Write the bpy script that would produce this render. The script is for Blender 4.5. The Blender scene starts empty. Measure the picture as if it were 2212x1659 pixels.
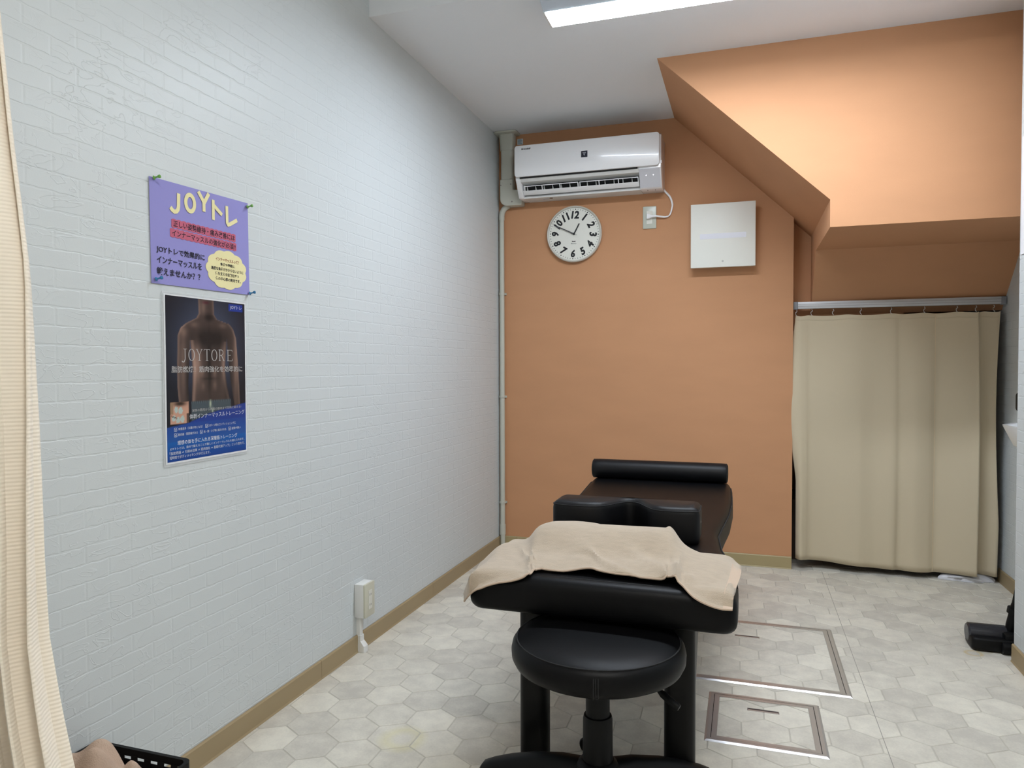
import bpy, bmesh, math, random
from mathutils import Vector, Matrix

SC = bpy.context.scene
COL = SC.collection
R = math.radians

# ------------------------------------------------------------------ camera, world, exposure
XL, YB, ZC = -1.3764, 3.9959, 2.3996        # left wall, back wall, low ceiling
YS, ZS, XE = 3.2005, 1.6263, 0.2308         # stair soffit front, its underside, end of back wall
XR, XP, YP = 1.19, 0.918, 2.983             # right wall, partition face, partition end
YT, ZH, YR = 2.4776, 2.75, -1.3             # ceiling step, high ceiling, rear wall
CAM = Vector((0, 0, 1.066))
FPX = 1552.64
YAW, PITCH, ROLL = 0.31477, 0.02554, 0.00292
_f = Vector((-math.sin(YAW)*math.cos(PITCH), math.cos(YAW)*math.cos(PITCH), -math.sin(PITCH)))
_r0 = Vector((math.cos(YAW), math.sin(YAW), 0)); _d0 = _f.cross(_r0)
_r = _r0*math.cos(ROLL) + _d0*math.sin(ROLL)
_d = -_r0*math.sin(ROLL) + _d0*math.cos(ROLL)
cam = bpy.data.cameras.new('camera')
cam.sensor_width = 36.0
cam.lens = 36.0*FPX/2212.0
cam.clip_start = 0.02
camo = bpy.data.objects.new('camera', cam)
COL.objects.link(camo)
m = Matrix.Identity(4)
for i in range(3):
    m[i][0] = _r[i]; m[i][1] = -_d[i]; m[i][2] = -_f[i]; m[i][3] = CAM[i]
camo.matrix_world = m
SC.camera = camo

w = bpy.data.worlds.new('world'); SC.world = w
w.use_nodes = True
w.node_tree.nodes['Background'].inputs[0].default_value = (0.8, 0.88, 1, 1)
w.node_tree.nodes['Background'].inputs[1].default_value = 0.05
SC.view_settings.view_transform = 'Standard'
SC.view_settings.look = 'None'
SC.view_settings.gamma = 1.0
SC.view_settings.use_curve_mapping = False
SC.view_settings.exposure = 0.0
LAMP_MAIN, LAMP_REAR = 78.0, 74.0            # brightness of the two ceiling fittings

# ------------------------------------------------------------------ helpers
def lin(c):
    o = []
    for v in c:
        v = v/255.0
        o.append(v/12.92 if v <= 0.04045 else ((v+0.055)/1.055)**2.4)
    return tuple(o)

MATS = {}
def mat(name, rgb, rough=0.6, metal=0.0, spec=0.5, bump=0.0, bscale=200.0, bdist=0.001, vary=0.0, vscale=6.0,
        emit=None, coat=0.0, sheen=0.0, stretch=None):
    if name in MATS: return MATS[name]
    mt = bpy.data.materials.new(name); mt.use_nodes = True
    nt = mt.node_tree; N = nt.nodes; L = nt.links
    b = N['Principled BSDF']
    c = lin(rgb)
    b.inputs['Base Color'].default_value = (*c, 1)
    b.inputs['Roughness'].default_value = rough
    b.inputs['Metallic'].default_value = metal
    b.inputs['Specular IOR Level'].default_value = spec
    b.inputs['Coat Weight'].default_value = coat
    b.inputs['Sheen Weight'].default_value = sheen
    if emit:
        b.inputs['Emission Color'].default_value = (*lin(emit[0]), 1)
        b.inputs['Emission Strength'].default_value = emit[1]
    if bump or vary:
        tc = N.new('ShaderNodeTexCoord'); mp = N.new('ShaderNodeMapping')
        L.new(tc.outputs['Object'], mp.inputs['Vector'])
        if stretch: mp.inputs['Scale'].default_value = stretch
    if bump:
        n = N.new('ShaderNodeTexNoise'); n.inputs['Scale'].default_value = bscale; n.inputs['Detail'].default_value = 3
        bp = N.new('ShaderNodeBump'); bp.inputs['Strength'].default_value = bump; bp.inputs['Distance'].default_value = bdist
        L.new(mp.outputs[0], n.inputs['Vector']); L.new(n.outputs['Fac'], bp.inputs['Height'])
        L.new(bp.outputs[0], b.inputs['Normal'])
    if vary:
        n2 = N.new('ShaderNodeTexNoise'); n2.inputs['Scale'].default_value = vscale; n2.inputs['Detail'].default_value = 4
        rp = N.new('ShaderNodeValToRGB')
        rp.color_ramp.elements[0].position = 0.3; rp.color_ramp.elements[1].position = 0.7
        rp.color_ramp.elements[0].color = (*[v*(1-vary) for v in c], 1)
        rp.color_ramp.elements[1].color = (*[min(1, v*(1+vary)) for v in c], 1)
        L.new(mp.outputs[0], n2.inputs['Vector']); L.new(n2.outputs['Fac'], rp.inputs[0])
        L.new(rp.outputs[0], b.inputs['Base Color'])
    MATS[name] = mt
    return mt

def link(o, parent=None):
    COL.objects.link(o)
    if parent is not None: o.parent = parent
    return o

def tag(o, label, cat, group=None):
    o['label'] = label; o['category'] = cat
    if group: o['group'] = group
    return o

def struct(o):
    o['kind'] = 'structure'
    return o

def empty(name, loc=(0, 0, 0), basis=None, rotz=0.0):
    o = bpy.data.objects.new(name, None)
    o.empty_display_size = 0.05
    COL.objects.link(o)
    mw = Matrix.Translation(loc)
    if basis == 'left':       # local x = +Y, y = +Z, z = +X (out of the left wall)
        mw = mw @ Matrix(((0, 0, 1, 0), (1, 0, 0, 0), (0, 1, 0, 0), (0, 0, 0, 1)))
    elif basis == 'back':     # local x = +X, y = +Z, z = -Y (out of the back wall)
        mw = mw @ Matrix(((1, 0, 0, 0), (0, 0, -1, 0), (0, 1, 0, 0), (0, 0, 0, 1)))
    elif basis == 'right':    # local x = -Y, y = +Z, z = -X (out of the right wall)
        mw = mw @ Matrix(((0, 0, -1, 0), (-1, 0, 0, 0), (0, 1, 0, 0), (0, 0, 0, 1)))
    if rotz: mw = mw @ Matrix.Rotation(rotz, 4, 'Z')
    o.matrix_world = mw
    return o

class MB:
    def __init__(s): s.v = []; s.f = []
    def add(s, vs, fs):
        n = len(s.v); s.v += [tuple(p) for p in vs]; s.f += [tuple(i+n for i in f) for f in fs]
        return s
    def box(s, x0, x1, y0, y1, z0, z1):
        vs = [(x0,y0,z0),(x1,y0,z0),(x1,y1,z0),(x0,y1,z0),(x0,y0,z1),(x1,y0,z1),(x1,y1,z1),(x0,y1,z1)]
        return s.add(vs, [(0,3,2,1),(4,5,6,7),(0,1,5,4),(1,2,6,5),(2,3,7,6),(3,0,4,7)])
    def prism(s, poly, axis, a, b):
        """extrude a 2D polygon along axis; the poly's plane is (y,z) for x, (x,z) for y, (x,y) for z"""
        def P(p, t):
            return {'x': (t, p[0], p[1]), 'y': (p[0], t, p[1]), 'z': (p[0], p[1], t)}[axis]
        n = len(poly)
        vs = [P(p, a) for p in poly]+[P(p, b) for p in poly]
        fs = [tuple(range(n))[::-1], tuple(range(n, 2*n))]
        fs += [(i, (i+1) % n, n+(i+1) % n, n+i) for i in range(n)]
        return s.add(vs, fs)
    def tube(s, pts, r, n=10, cap=True):
        pts = [Vector(p) for p in pts]
        rs = r if isinstance(r, (list, tuple)) else [r]*len(pts)
        vs = []; fs = []
        ref = None
        for i, p in enumerate(pts):
            t = (pts[min(i+1, len(pts)-1)]-pts[max(i-1, 0)]).normalized()
            if ref is None:
                ref = Vector((0, 0, 1)) if abs(t.z) < .9 else Vector((1, 0, 0))
            u = (ref-t*ref.dot(t)).normalized(); ref = u
            w_ = t.cross(u)
            for k in range(n):
                a = 2*math.pi*k/n
                vs.append(p+(u*math.cos(a)+w_*math.sin(a))*rs[i])
        for i in range(len(pts)-1):
            for k in range(n):
                fs.append((i*n+k, i*n+(k+1) % n, (i+1)*n+(k+1) % n, (i+1)*n+k))
        if cap:
            fs.append(tuple(range(n))[::-1]); fs.append(tuple((len(pts)-1)*n+k for k in range(n)))
        return s.add(vs, fs)
    def lathe(s, prof, c=(0, 0, 0), n=32, axis='z', cap=True):
        vs = []; fs = []
        for (r_, h) in prof:
            for k in range(n):
                a = 2*math.pi*k/n
                x, y = r_*math.cos(a), r_*math.sin(a)
                p = {'z': (x, y, h), 'x': (h, x, y), 'y': (y, h, x)}[axis]
                vs.append((p[0]+c[0], p[1]+c[1], p[2]+c[2]))
        m_ = len(prof)
        for i in range(m_-1):
            for k in range(n):
                fs.append((i*n+k, i*n+(k+1) % n, (i+1)*n+(k+1) % n, (i+1)*n+k))
        if cap:
            fs.append(tuple(range(n))[::-1]); fs.append(tuple((m_-1)*n+k for k in range(n)))
        return s.add(vs, fs)
    def grid(s, P):
        """P[i][j] -> 3D point"""
        nu, nv = len(P), len(P[0])
        vs = [P[i][j] for i in range(nu) for j in range(nv)]
        fs = [(i*nv+j, (i+1)*nv+j, (i+1)*nv+j+1, i*nv+j+1) for i in range(nu-1) for j in range(nv-1)]
        return s.add(vs, fs)
    def build(s, name, mt, parent=None, smooth=False, bevel=0.0, seg=2, angle=35, recalc=True, fix=True):
        me = bpy.data.meshes.new(name)
        me.from_pydata(s.v, [], s.f)
        if bevel or recalc:
            bm = bmesh.new(); bm.from_mesh(me)
            if recalc: bmesh.ops.recalc_face_normals(bm, faces=bm.faces)
            if bevel:
                es = [e for e in bm.edges if e.is_manifold and e.calc_face_angle(0) > R(angle)]
                bmesh.ops.bevel(bm, geom=es, offset=bevel, segments=seg, profile=0.5, affect='EDGES')
            bm.to_mesh(me); bm.free()
        me.materials.append(mt)
        if smooth or bevel:
            me.polygons.foreach_set('use_smooth', [True]*len(me.polygons))
            me.update()
            try: me.set_sharp_from_angle(angle=R(40))
            except Exception: pass
        o = bpy.data.objects.new(name, me)
        return link(o, parent)

def obj(name, me, parent=None):
    return link(bpy.data.objects.new(name, me), parent)

def solid(o, t, off=0.0):
    md = o.modifiers.new('solid', 'SOLIDIFY'); md.thickness = t; md.offset = off
    return o

def subsurf(o, n=1):
    md = o.modifiers.new('sub', 'SUBSURF'); md.levels = n; md.render_levels = n
    return o

def text(body, x0, x1, yc, h, mt, parent, z=0.0008, bold=0.0, name='lettering', rot=0.0, shear=0.0, y1=None, spacing=1.0, center=None):
    """flat print: letters fitted to the box x0..x1, height h, in the parent's local xy plane"""
    c = bpy.data.curves.new('tmp', 'FONT'); c.body = body; c.resolution_u = 2
    c.offset = bold; c.shear = shear; c.space_character = spacing
    to = bpy.data.objects.new('tmp', c); COL.objects.link(to)
    dg = bpy.context.evaluated_depsgraph_get()
    me = bpy.data.meshes.new_from_object(to.evaluated_get(dg))
    bpy.data.objects.remove(to); bpy.data.curves.remove(c)
    xs = [v.co.x for v in me.vertices]; ys = [v.co.y for v in me.vertices]
    if not xs: return None
    a, b, lo, hi = min(xs), max(xs), min(ys), max(ys)
    if center:      # (cx, cy, rot): centre the glyphs and turn them about their middle
        sc = h/(hi-lo); cr, sr = math.cos(center[2]), math.sin(center[2])
        for v in me.vertices:
            x, y = (v.co.x-(a+b)/2)*sc*(x1 if x1 else 1), (v.co.y-(lo+hi)/2)*sc
            v.co = (center[0]+x*cr-y*sr, center[1]+x*sr+y*cr, z)
    else:
        sx = (x1-x0)/(b-a); sy = h/(hi-lo); dy = 0 if y1 is None else (y1-yc)
        for v in me.vertices:
            x = (v.co.x-a)*sx
            v.co = (x0+x, yc-h/2+(v.co.y-lo)*sy+dy*x/(x1-x0), z)
    me.name = name
    me.materials.clear(); me.materials.append(mt)
    return obj(name, me, parent)

def rrect(x0, x1, y0, y1, r_, n=5):
    out = []
    for cx, cy, a0 in ((x1-r_, y0+r_, -90), (x1-r_, y1-r_, 0), (x0+r_, y1-r_, 90), (x0+r_, y0+r_, 180)):
        for k in range(n+1):
            a = R(a0+90*k/n); out.append((cx+r_*math.cos(a), cy+r_*math.sin(a)))
    return out

def cr(pts, n):
    """Catmull-Rom through pts, n samples"""
    pts = [Vector(p) for p in pts]; out = []
    for i in range(n):
        t = i/(n-1)*(len(pts)-1); k = min(int(t), len(pts)-2); u = t-k
        p0 = pts[max(k-1, 0)]; p1 = pts[k]; p2 = pts[k+1]; p3 = pts[min(k+2, len(pts)-1)]
        out.append(0.5*((2*p1)+(p2-p0)*u+(2*p0-5*p1+4*p2-p3)*u*u+(3*p1-p0-3*p2+p3)*u**3))
    return out

def project(p):
    q = Vector(p)-CAM; z = q.dot(_f)
    if z < .05: return None
    return (1106+FPX*q.dot(_r)/z, 829.5+FPX*q.dot(_d)/z, z)

# ------------------------------------------------------------------ materials
def crinkle(name, rgb):
    """embossed white vinyl wallpaper: fine crinkles in the relief only"""
    mt = mat(name, rgb, rough=0.42, spec=0.35)
    nt = mt.node_tree; N = nt.nodes; L = nt.links; b = N['Principled BSDF']
    g = N.new('ShaderNodeNewGeometry')
    mp = N.new('ShaderNodeMapping'); mp.inputs['Scale'].default_value = (1, 1, 2.0)
    L.new(g.outputs['Position'], mp.inputs['Vector'])
    n1 = N.new('ShaderNodeTexNoise'); n1.inputs['Scale'].default_value = 11; n1.inputs['Detail'].default_value = 2
    n1.inputs['Distortion'].default_value = 1.2
    L.new(mp.outputs[0], n1.inputs['Vector'])
    sub = N.new('ShaderNodeMath'); sub.operation = 'SUBTRACT'; sub.inputs[1].default_value = 0.5
    ab = N.new('ShaderNodeMath'); ab.operation = 'ABSOLUTE'
    mr = N.new('ShaderNodeMapRange'); mr.inputs[1].default_value = 0.0; mr.inputs[2].default_value = 0.018
    L.new(n1.outputs['Fac'], sub.inputs[0]); L.new(sub.outputs[0], ab.inputs[0]); L.new(ab.outputs[0], mr.inputs[0])
    n2 = N.new('ShaderNodeTexNoise'); n2.inputs['Scale'].default_value = 420; n2.inputs['Detail'].default_value = 2
    L.new(g.outputs['Position'], n2.inputs['Vector'])
    n3 = N.new('ShaderNodeTexNoise'); n3.inputs['Scale'].default_value = 4
    L.new(g.outputs['Position'], n3.inputs['Vector'])
    mk = N.new('ShaderNodeMapRange'); mk.inputs[1].default_value = 0.42; mk.inputs[2].default_value = 0.6
    L.new(n3.outputs['Fac'], mk.inputs[0])
    m1 = N.new('ShaderNodeMath'); m1.operation = 'SUBTRACT'; m1.inputs[0].default_value = 1.0
    L.new(mr.outputs[0], m1.inputs[1])
    m2 = N.new('ShaderNodeMath'); m2.operation = 'MULTIPLY'
    L.new(m1.outputs[0], m2.inputs[0]); L.new(mk.outputs[0], m2.inputs[1])
    m3 = N.new('ShaderNodeMath'); m3.operation = 'MULTIPLY_ADD'; m3.inputs[1].default_value = 0.18
    L.new(n2.outputs['Fac'], m3.inputs[0]); L.new(m2.outputs[0], m3.inputs[2])
    bp = N.new('ShaderNodeBump'); bp.inputs['Strength'].default_value = 0.55; bp.inputs['Distance'].default_value = 0.001
    L.new(m3.outputs[0], bp.inputs['Height']); L.new(bp.outputs[0], b.inputs['Normal'])
    return mt

M_BRICK = crinkle('embossed_wallpaper', (208, 213, 214))
M_JOINT = mat('wallpaper_joint', (208, 213, 214), rough=0.6)
M_ORANGE = mat('orange_linen_wallpaper', (198, 147, 109), rough=0.75, spec=0.25, bump=0.35, bscale=260, bdist=0.0008, vary=0.03, vscale=3, stretch=(1, 1, 3))
M_CEIL = mat('ceiling_paper', (236, 238, 241), rough=0.85, spec=0.2, bump=0.4, bscale=170, bdist=0.001)
M_BASE = mat('beige_vinyl_baseboard', (160, 141, 108), rough=0.5, vary=0.03, vscale=3)
M_BASEB = mat('olive_beige_baseboard', (168, 152, 112), rough=0.5, vary=0.03, vscale=3)
M_GROUT = mat('floor_joint', (186, 181, 170), rough=0.55)
M_ALU = mat('brushed_aluminium', (208, 205, 205), rough=0.3, metal=0.75, bump=0.1, bscale=90, bdist=0.0003, stretch=(1, 30, 1))
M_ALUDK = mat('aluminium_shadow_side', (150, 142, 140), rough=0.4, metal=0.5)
M_BLACKGAP = mat('dark_gap', (14, 13, 14), rough=0.8)
M_LEATHER = mat('black_leather', (9, 9, 11), rough=0.44, spec=0.16, bump=0.22, bscale=420, bdist=0.0006)
M_LEATHERB = mat('black_pillow_leather', (14, 14, 17), rough=0.46, spec=0.26, bump=0.2, bscale=380, bdist=0.0006)
M_STITCH = mat('black_thread', (20, 20, 22), rough=0.8)
M_STEELBK = mat('black_steel', (8, 8, 9), rough=0.42, spec=0.22)
M_PLASTBK = mat('black_plastic', (8, 9, 11), rough=0.5, spec=0.22)
M_TOWEL = mat('beige_terry_towel', (184, 168, 149), rough=0.95, spec=0.1, bump=0.8, bscale=520, bdist=0.0015, sheen=0.3, vary=0.06, vscale=60, stretch=(0.5, 1.5, 1.5))
M_TOWELHEM = mat('towel_hem_thread', (196, 174, 154), rough=0.95)
M_TOWELB = mat('brown_beige_towel', (190, 166, 148), rough=0.95, spec=0.1, bump=0.8, bscale=380, bdist=0.002, vary=0.06, vscale=40)
M_WHITEP = mat('white_gloss_plastic', (246, 246, 248), rough=0.2, spec=0.5, coat=0.2)
M_WHITEM = mat('white_matte_plastic', (226, 226, 224), rough=0.45)
M_CREAMP = mat('cream_plastic', (205, 204, 188), rough=0.4)
M_DUCT = mat('grey_beige_duct_plastic', (196, 196, 184), rough=0.45)
M_INK = mat('black_ink', (22, 22, 26), rough=0.7)
M_CURTAIN = mat('cream_curtain', (206, 192, 165), rough=0.9, spec=0.15, bump=0.3, bscale=600, bdist=0.0008, sheen=0.2)
M_CURTAIN2 = mat('pale_cream_ribbed_curtain', (253, 243, 227), rough=0.9, spec=0.15, sheen=0.3)
nt = M_CURTAIN2.node_tree
_g = nt.nodes.new('ShaderNodeNewGeometry'); _wv = nt.nodes.new('ShaderNodeTexWave'); _wv.bands_direction = 'Z'
_wv.inputs['Scale'].default_value = 48; _wv.inputs['Distortion'].default_value = 0.3
_bp = nt.nodes.new('ShaderNodeBump'); _bp.inputs['Strength'].default_value = 0.35; _bp.inputs['Distance'].default_value = 0.0015
nt.links.new(_g.outputs['Position'], _wv.inputs['Vector']); nt.links.new(_wv.outputs['Fac'], _bp.inputs['Height'])
nt.links.new(_bp.outputs[0], nt.nodes['Principled BSDF'].inputs['Normal'])
_tr = nt.nodes.new('ShaderNodeBsdfTranslucent'); _tr.inputs[0].default_value = (*lin((236, 186, 130)), 1)
_mx = nt.nodes.new('ShaderNodeMixShader'); _mx.inputs[0].default_value = 0.12
nt.links.new(nt.nodes['Principled BSDF'].outputs[0], _mx.inputs[1]); nt.links.new(_tr.outputs[0], _mx.inputs[2])
nt.links.new(_mx.outputs[0], nt.nodes['Material Output'].inputs[0])

def lamp_mat(name, rgb, s):
    mt = bpy.data.materials.new(name); mt.use_nodes = True
    N = mt.node_tree.nodes; b = N['Principled BSDF']
    b.inputs['Base Color'].default_value = (.9, .9, .9, 1)
    b.inputs['Emission Color'].default_value = (*lin(rgb), 1); b.inputs['Emission Strength'].default_value = s
    return mt

# floor tile: colour from a per-tile shade attribute and cloudy noise; old yellow ring stains
M_TILE = bpy.data.materials.new('grey_beige_hex_vinyl'); M_TILE.use_nodes = True
def _tile():
    nt = M_TILE.node_tree; N = nt.nodes; L = nt.links; b = N['Principled BSDF']
    b.inputs['Roughness'].default_value = 0.42; b.inputs['Specular IOR Level'].default_value = 0.4
    g = N.new('ShaderNodeNewGeometry')
    at = N.new('ShaderNodeAttribute'); at.attribute_name = 'shade'
    n1 = N.new('ShaderNodeTexNoise'); n1.inputs['Scale'].default_value = 13; n1.inputs['Detail'].default_value = 6; n1.inputs['Roughness'].default_value = 0.62
    n2 = N.new('ShaderNodeTexNoise'); n2.inputs['Scale'].default_value = 160; n2.inputs['Detail'].default_value = 2
    L.new(g.outputs['Position'], n1.inputs['Vector']); L.new(g.outputs['Position'], n2.inputs['Vector'])
    a1 = N.new('ShaderNodeMath'); a1.operation = 'MULTIPLY_ADD'; a1.inputs[1].default_value = 1.25
    L.new(n1.outputs['Fac'], a1.inputs[0]); L.new(at.outputs['Fac'], a1.inputs[2])
    a2 = N.new('ShaderNodeMath'); a2.operation = 'MULTIPLY_ADD'; a2.inputs[1].default_value = 0.35
    L.new(n2.outputs['Fac'], a2.inputs[0]); L.new(a1.outputs[0], a2.inputs[2])
    rp = N.new('ShaderNodeValToRGB')
    e = rp.color_ramp.elements
    e[0].position = 0.55; e[0].color = (*lin((192, 187, 177)), 1)
    e[1].position = 1.25; e[1].color = (*lin((224, 219, 206)), 1)
    e[1].position = 1.0
    mr = N.new('ShaderNodeMapRange'); mr.inputs[1].default_value = 0.4; mr.inputs[2].default_value = 1.6
    L.new(a2.outputs[0], mr.inputs[0]); 
    e[0].position = 0.25; e[1].position = 0.75
    L.new(mr.outputs[0], rp.inputs[0])
    last = rp.outputs[0]
    for (x, y, r0, wd, amt, colr) in ((-0.929, 1.83, 0.05, 0.030, 0.30, (214, 205, 130)), (0.804, 3.024, 0.022, 0.010, 0.55, (196, 164, 70)), (0.85, 3.06, 0.02, 0.008, 0.35, (180, 170, 110))):
        sb = N.new('ShaderNodeVectorMath'); sb.operation = 'SUBTRACT'; sb.inputs[1].default_value = (x, y, 0)
        L.new(g.outputs['Position'], sb.inputs[0])
        ds = N.new('ShaderNodeVectorMath'); ds.operation = 'LENGTH'; L.new(sb.outputs[0], ds.inputs[0])
        nn = N.new('ShaderNodeMath'); nn.operation = 'MULTIPLY_ADD'; nn.inputs[1].default_value = 0.04; 
        L.new(n1.outputs['Fac'], nn.inputs[0]); L.new(ds.outputs['Value'], nn.inputs[2])
        s2 = N.new('ShaderNodeMath'); s2.operation = 'SUBTRACT'; s2.inputs[1].default_value = r0+0.02
        L.new(nn.outputs[0], s2.inputs[0])
        ab = N.new('ShaderNodeMath'); ab.operation = 'ABSOLUTE'; L.new(s2.outputs[0], ab.inputs[0])
        m2 = N.new('ShaderNodeMapRange'); m2.inputs[1].default_value = 0; m2.inputs[2].default_value = wd
        m2.inputs[3].default_value = amt; m2.inputs[4].default_value = 0
        L.new(ab.outputs[0], m2.inputs[0])
        mx = N.new('ShaderNodeMixRGB'); L.new(m2.outputs[0], mx.inputs[0]); L.new(last, mx.inputs[1])
        mx.inputs[2].default_value = (*lin(colr), 1)
        last = mx.outputs[0]
    L.new(last, b.inputs['Base Color'])
    bp = N.new('ShaderNodeBump'); bp.inputs['Strength'].default_value = 0.12; bp.inputs['Distance'].default_value = 0.0008
    L.new(n2.outputs['Fac'], bp.inputs['Height']); L.new(bp.outputs[0], b.inputs['Normal'])
_tile()

# ------------------------------------------------------------------ room shell
TH = 0.10
AY, AB = 4.10, 4.75         # alcove strip wall and alcove rear
fl = struct(MB().box(XL-TH, XR+TH, YR-TH, AB+TH, -0.12, -0.0012).build('floor', M_GROUT))
tag(fl, 'pale grey-beige hexagon patterned vinyl floor', 'floor')
wl = struct(MB().box(XL-TH, XL-0.0005, YR-TH, AB+TH, -0.0012, ZH+TH).build('wall_left', M_JOINT))
tag(wl, 'white brick-embossed wallpapered wall at left', 'wall')
wb = MB().prism([(XL, -0.0012), (XE, -0.0012), (XE, ZC), (XL, ZC)], 'y', YB, AY-0.002).build('wall_back', M_ORANGE)
tag(struct(wb), 'orange wallpapered back wall behind the couch', 'wall')
# recess beside the back wall: strip, interior, and stair soffit
wa = MB()
wa.box(XL, XE, AY, AY+0.05, -0.0012, ZC)
wa.box(XE, 0.3265, AY, AY+0.05, 1.25, ZC)                     # strip wall (runs on behind the back wall)
wa.box(0.3265, 0.76, AY, AY+0.05, 1.25, 1.40)
wa.box(XL, XR, AB, AB+TH, -0.0012, ZC)
wao = wa.build('wall_alcove', M_ORANGE); tag(struct(wao), 'orange inner wall of the recess behind the curtain', 'wall')
def soffit():
    b = MB()
    X0, X1, Z1 = -0.375, 0.3225, 1.738
    Ye = AY
    zb = 1.33
    v = [(X0,YS,ZC),(X1,YS,Z1),(X1,YS,ZS),(XR,YS,ZS),(XR,YS,ZC),           # 0-4 front
         (X0,Ye,ZC),(X1,Ye,Z1),                                            # 5,6 back of slope
         (X1,3.82,ZS),(XR,3.82,ZS),(X1,Ye,zb),(XR,Ye,zb),(XR,Ye,ZC)]       # 7-11
    f = [(0,1,2,3,4),(0,5,6,1),(1,6,9,7,2),(2,7,8,3),(7,9,10,8),(9,6,5,11,10),(3,8,10,11,4),(0,4,11,5)]
    return b.add(v, f).build('wall_soffit', M_ORANGE)
tag(struct(soffit()), 'orange boxed-in staircase underside sloping down from the ceiling', 'soffit')
cl = MB().box(XL, XR+TH, YT, AB, ZC, ZC+0.06).build('ceiling', M_CEIL)
tag(struct(cl), 'white papered lower ceiling over the couch', 'ceiling')
ch = MB().box(XL, XP, YT, YT+0.05, ZC+0.06, ZH+0.02)
ch.box(XL-TH, XR+TH, YR-TH, YT+0.05, ZH, ZH+TH)
cho = ch.build('ceiling_step', M_CEIL); tag(struct(cho), 'white step up to the higher ceiling near the camera', 'ceiling')
wr = MB().box(XR+0.0005, XR+TH, YP, AB+TH, -0.0012, ZC).build('wall_right', M_JOINT)
tag(struct(wr), 'white brick-embossed wall of the wash niche at right', 'wall')
wp = MB().box(XP+0.0005, XR+TH, YR-TH, YP, -0.0012, ZH+0.02).build('wall_partition', M_JOINT)
tag(struct(wp), 'white brick-embossed partition end at right edge', 'wall')
M_REAR = mat('rear_wall_paper', (226, 222, 214), rough=0.8)
wq = MB().box(XL-TH, XR+TH, YR-TH, YR, -0.0012, ZH+0.02).build('wall_rear', M_REAR)
tag(struct(wq), 'plain white wall behind the camera', 'wall')

# wallpaper bricks
BL, BH = 0.1225, 0.040
def brick_outline(rng, w_, h_):
    g = 0.0011; gx = 0.0002
    pts = []
    n = max(2, int(round(8*w_/BL)))
    wob = lambda: rng.uniform(-0.0016, 0.0016)
    for k in range(n+1): pts.append((gx+(w_-2*gx)*k/n, g+wob()))
    for k in range(n+1): pts.append((w_-gx-(w_-2*gx)*k/n, h_-g+wob()))
    return pts
def brick_geo(rng, w_, h_, d=0.0005, bv=0.0014):
    o = brick_outline(rng, w_, h_)
    n = len(o); cx, cy = w_/2, h_/2
    inn = []
    for (x, y) in o:
        inn.append((min(max(x, 0.0045), w_-0.0045), y+(bv if y < cy else -bv)))
    vs = [(0, x, y) for x, y in o]+[(d, x, y) for x, y in inn]
    fs = [(i, (i+1) % n, n+(i+1) % n, n+i) for i in range(n)]+[tuple(range(n, 2*n))]
    return vs, fs
rng = random.Random(5)
NV = 14
BV = []
for k in range(NV):
    vs, fs = brick_geo(rng, BL, BH)
    me = bpy.data.meshes.new('brick'); me.from_pydata(vs, [], fs); me.materials.append(M_BRICK)
    BV.append((me, vs, fs))
def brick_cells(ya, yb, z0, z1):
    k = int(math.floor((z0-0.032)/BH))
    while 0.032+k*BH < z1:
        za = 0.032+k*BH
        off = 1.813 if (k % 2) == 1 else 1.874
        j = int(math.floor((ya-off)/BL))
        while off+j*BL < yb:
            y = off+j*BL
            yield (max(y, ya), min(y+BL, yb), max(za, z0), min(za+BH, z1), y < ya-1e-6 or y+BL > yb+1e-6 or za < z0-1e-6 or za+BH > z1+1e-6)
            j += 1
        k += 1
cells = []
for c in brick_cells(YR, YB, 0.0643, ZH):
    if c[2] > ZC-0.004 and c[0] > YT: continue
    cells.append(c)
posters = ((1.40, 1.75, 1.28, 1.52), (1.435, 1.735, 0.83, 1.25))
cand = []
for i, c in enumerate(cells):
    yc, zc = (c[0]+c[1])/2, (c[2]+c[3])/2
    p = project((XL, yc, zc))
    if c[4] or p is None or not (30 < p[0] < 2212 and 10 < p[1] < 1650): continue
    if any(a <= c[0] and c[1] <= b_ and lo <= c[2] and c[3] <= hi for a, b_, lo, hi in posters): continue
    if p[0] < 60 or (p[0] < 420 and p[1] > 1590): continue
    q = project((XL, c[1], zc)); q0 = project((XL, c[0], zc))
    cand.append((-(q[0]-q0[0])*FPX*BH/p[2], i))
cand.sort()
chosen = set(i for _, i in cand[:300])
vs_all, fs_all = [], []
rng = random.Random(11)
for i, c in enumerate(cells):
    if c[1]-c[0] < 0.008 or c[3]-c[2] < 0.006: continue
    if i in chosen:
        o = bpy.data.objects.new('brick', BV[rng.randrange(NV)][0]); o.location = (XL-0.0005, c[0], c[2])
        link(o, wl)
    else:
        vs, fs = (BV[rng.randrange(NV)][1:3] if not c[4] else brick_geo(rng, c[1]-c[0], c[3]-c[2]))
        n = len(vs_all)
        vs_all += [(XL-0.0005+x, c[0]+y, c[2]+z) for x, y, z in vs]; fs_all += [tuple(a+n for a in f) for f in fs]
def stuff_mesh(name, vs, fs, mt, parent):
    me = bpy.data.meshes.new(name); me.from_pydata(vs, [], fs); me.materials.append(mt)
    o = obj(name, me, parent); o['kind'] = 'stuff'
    return o
stuff_mesh('brick_relief', vs_all, fs_all, M_BRICK, wl)
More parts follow.
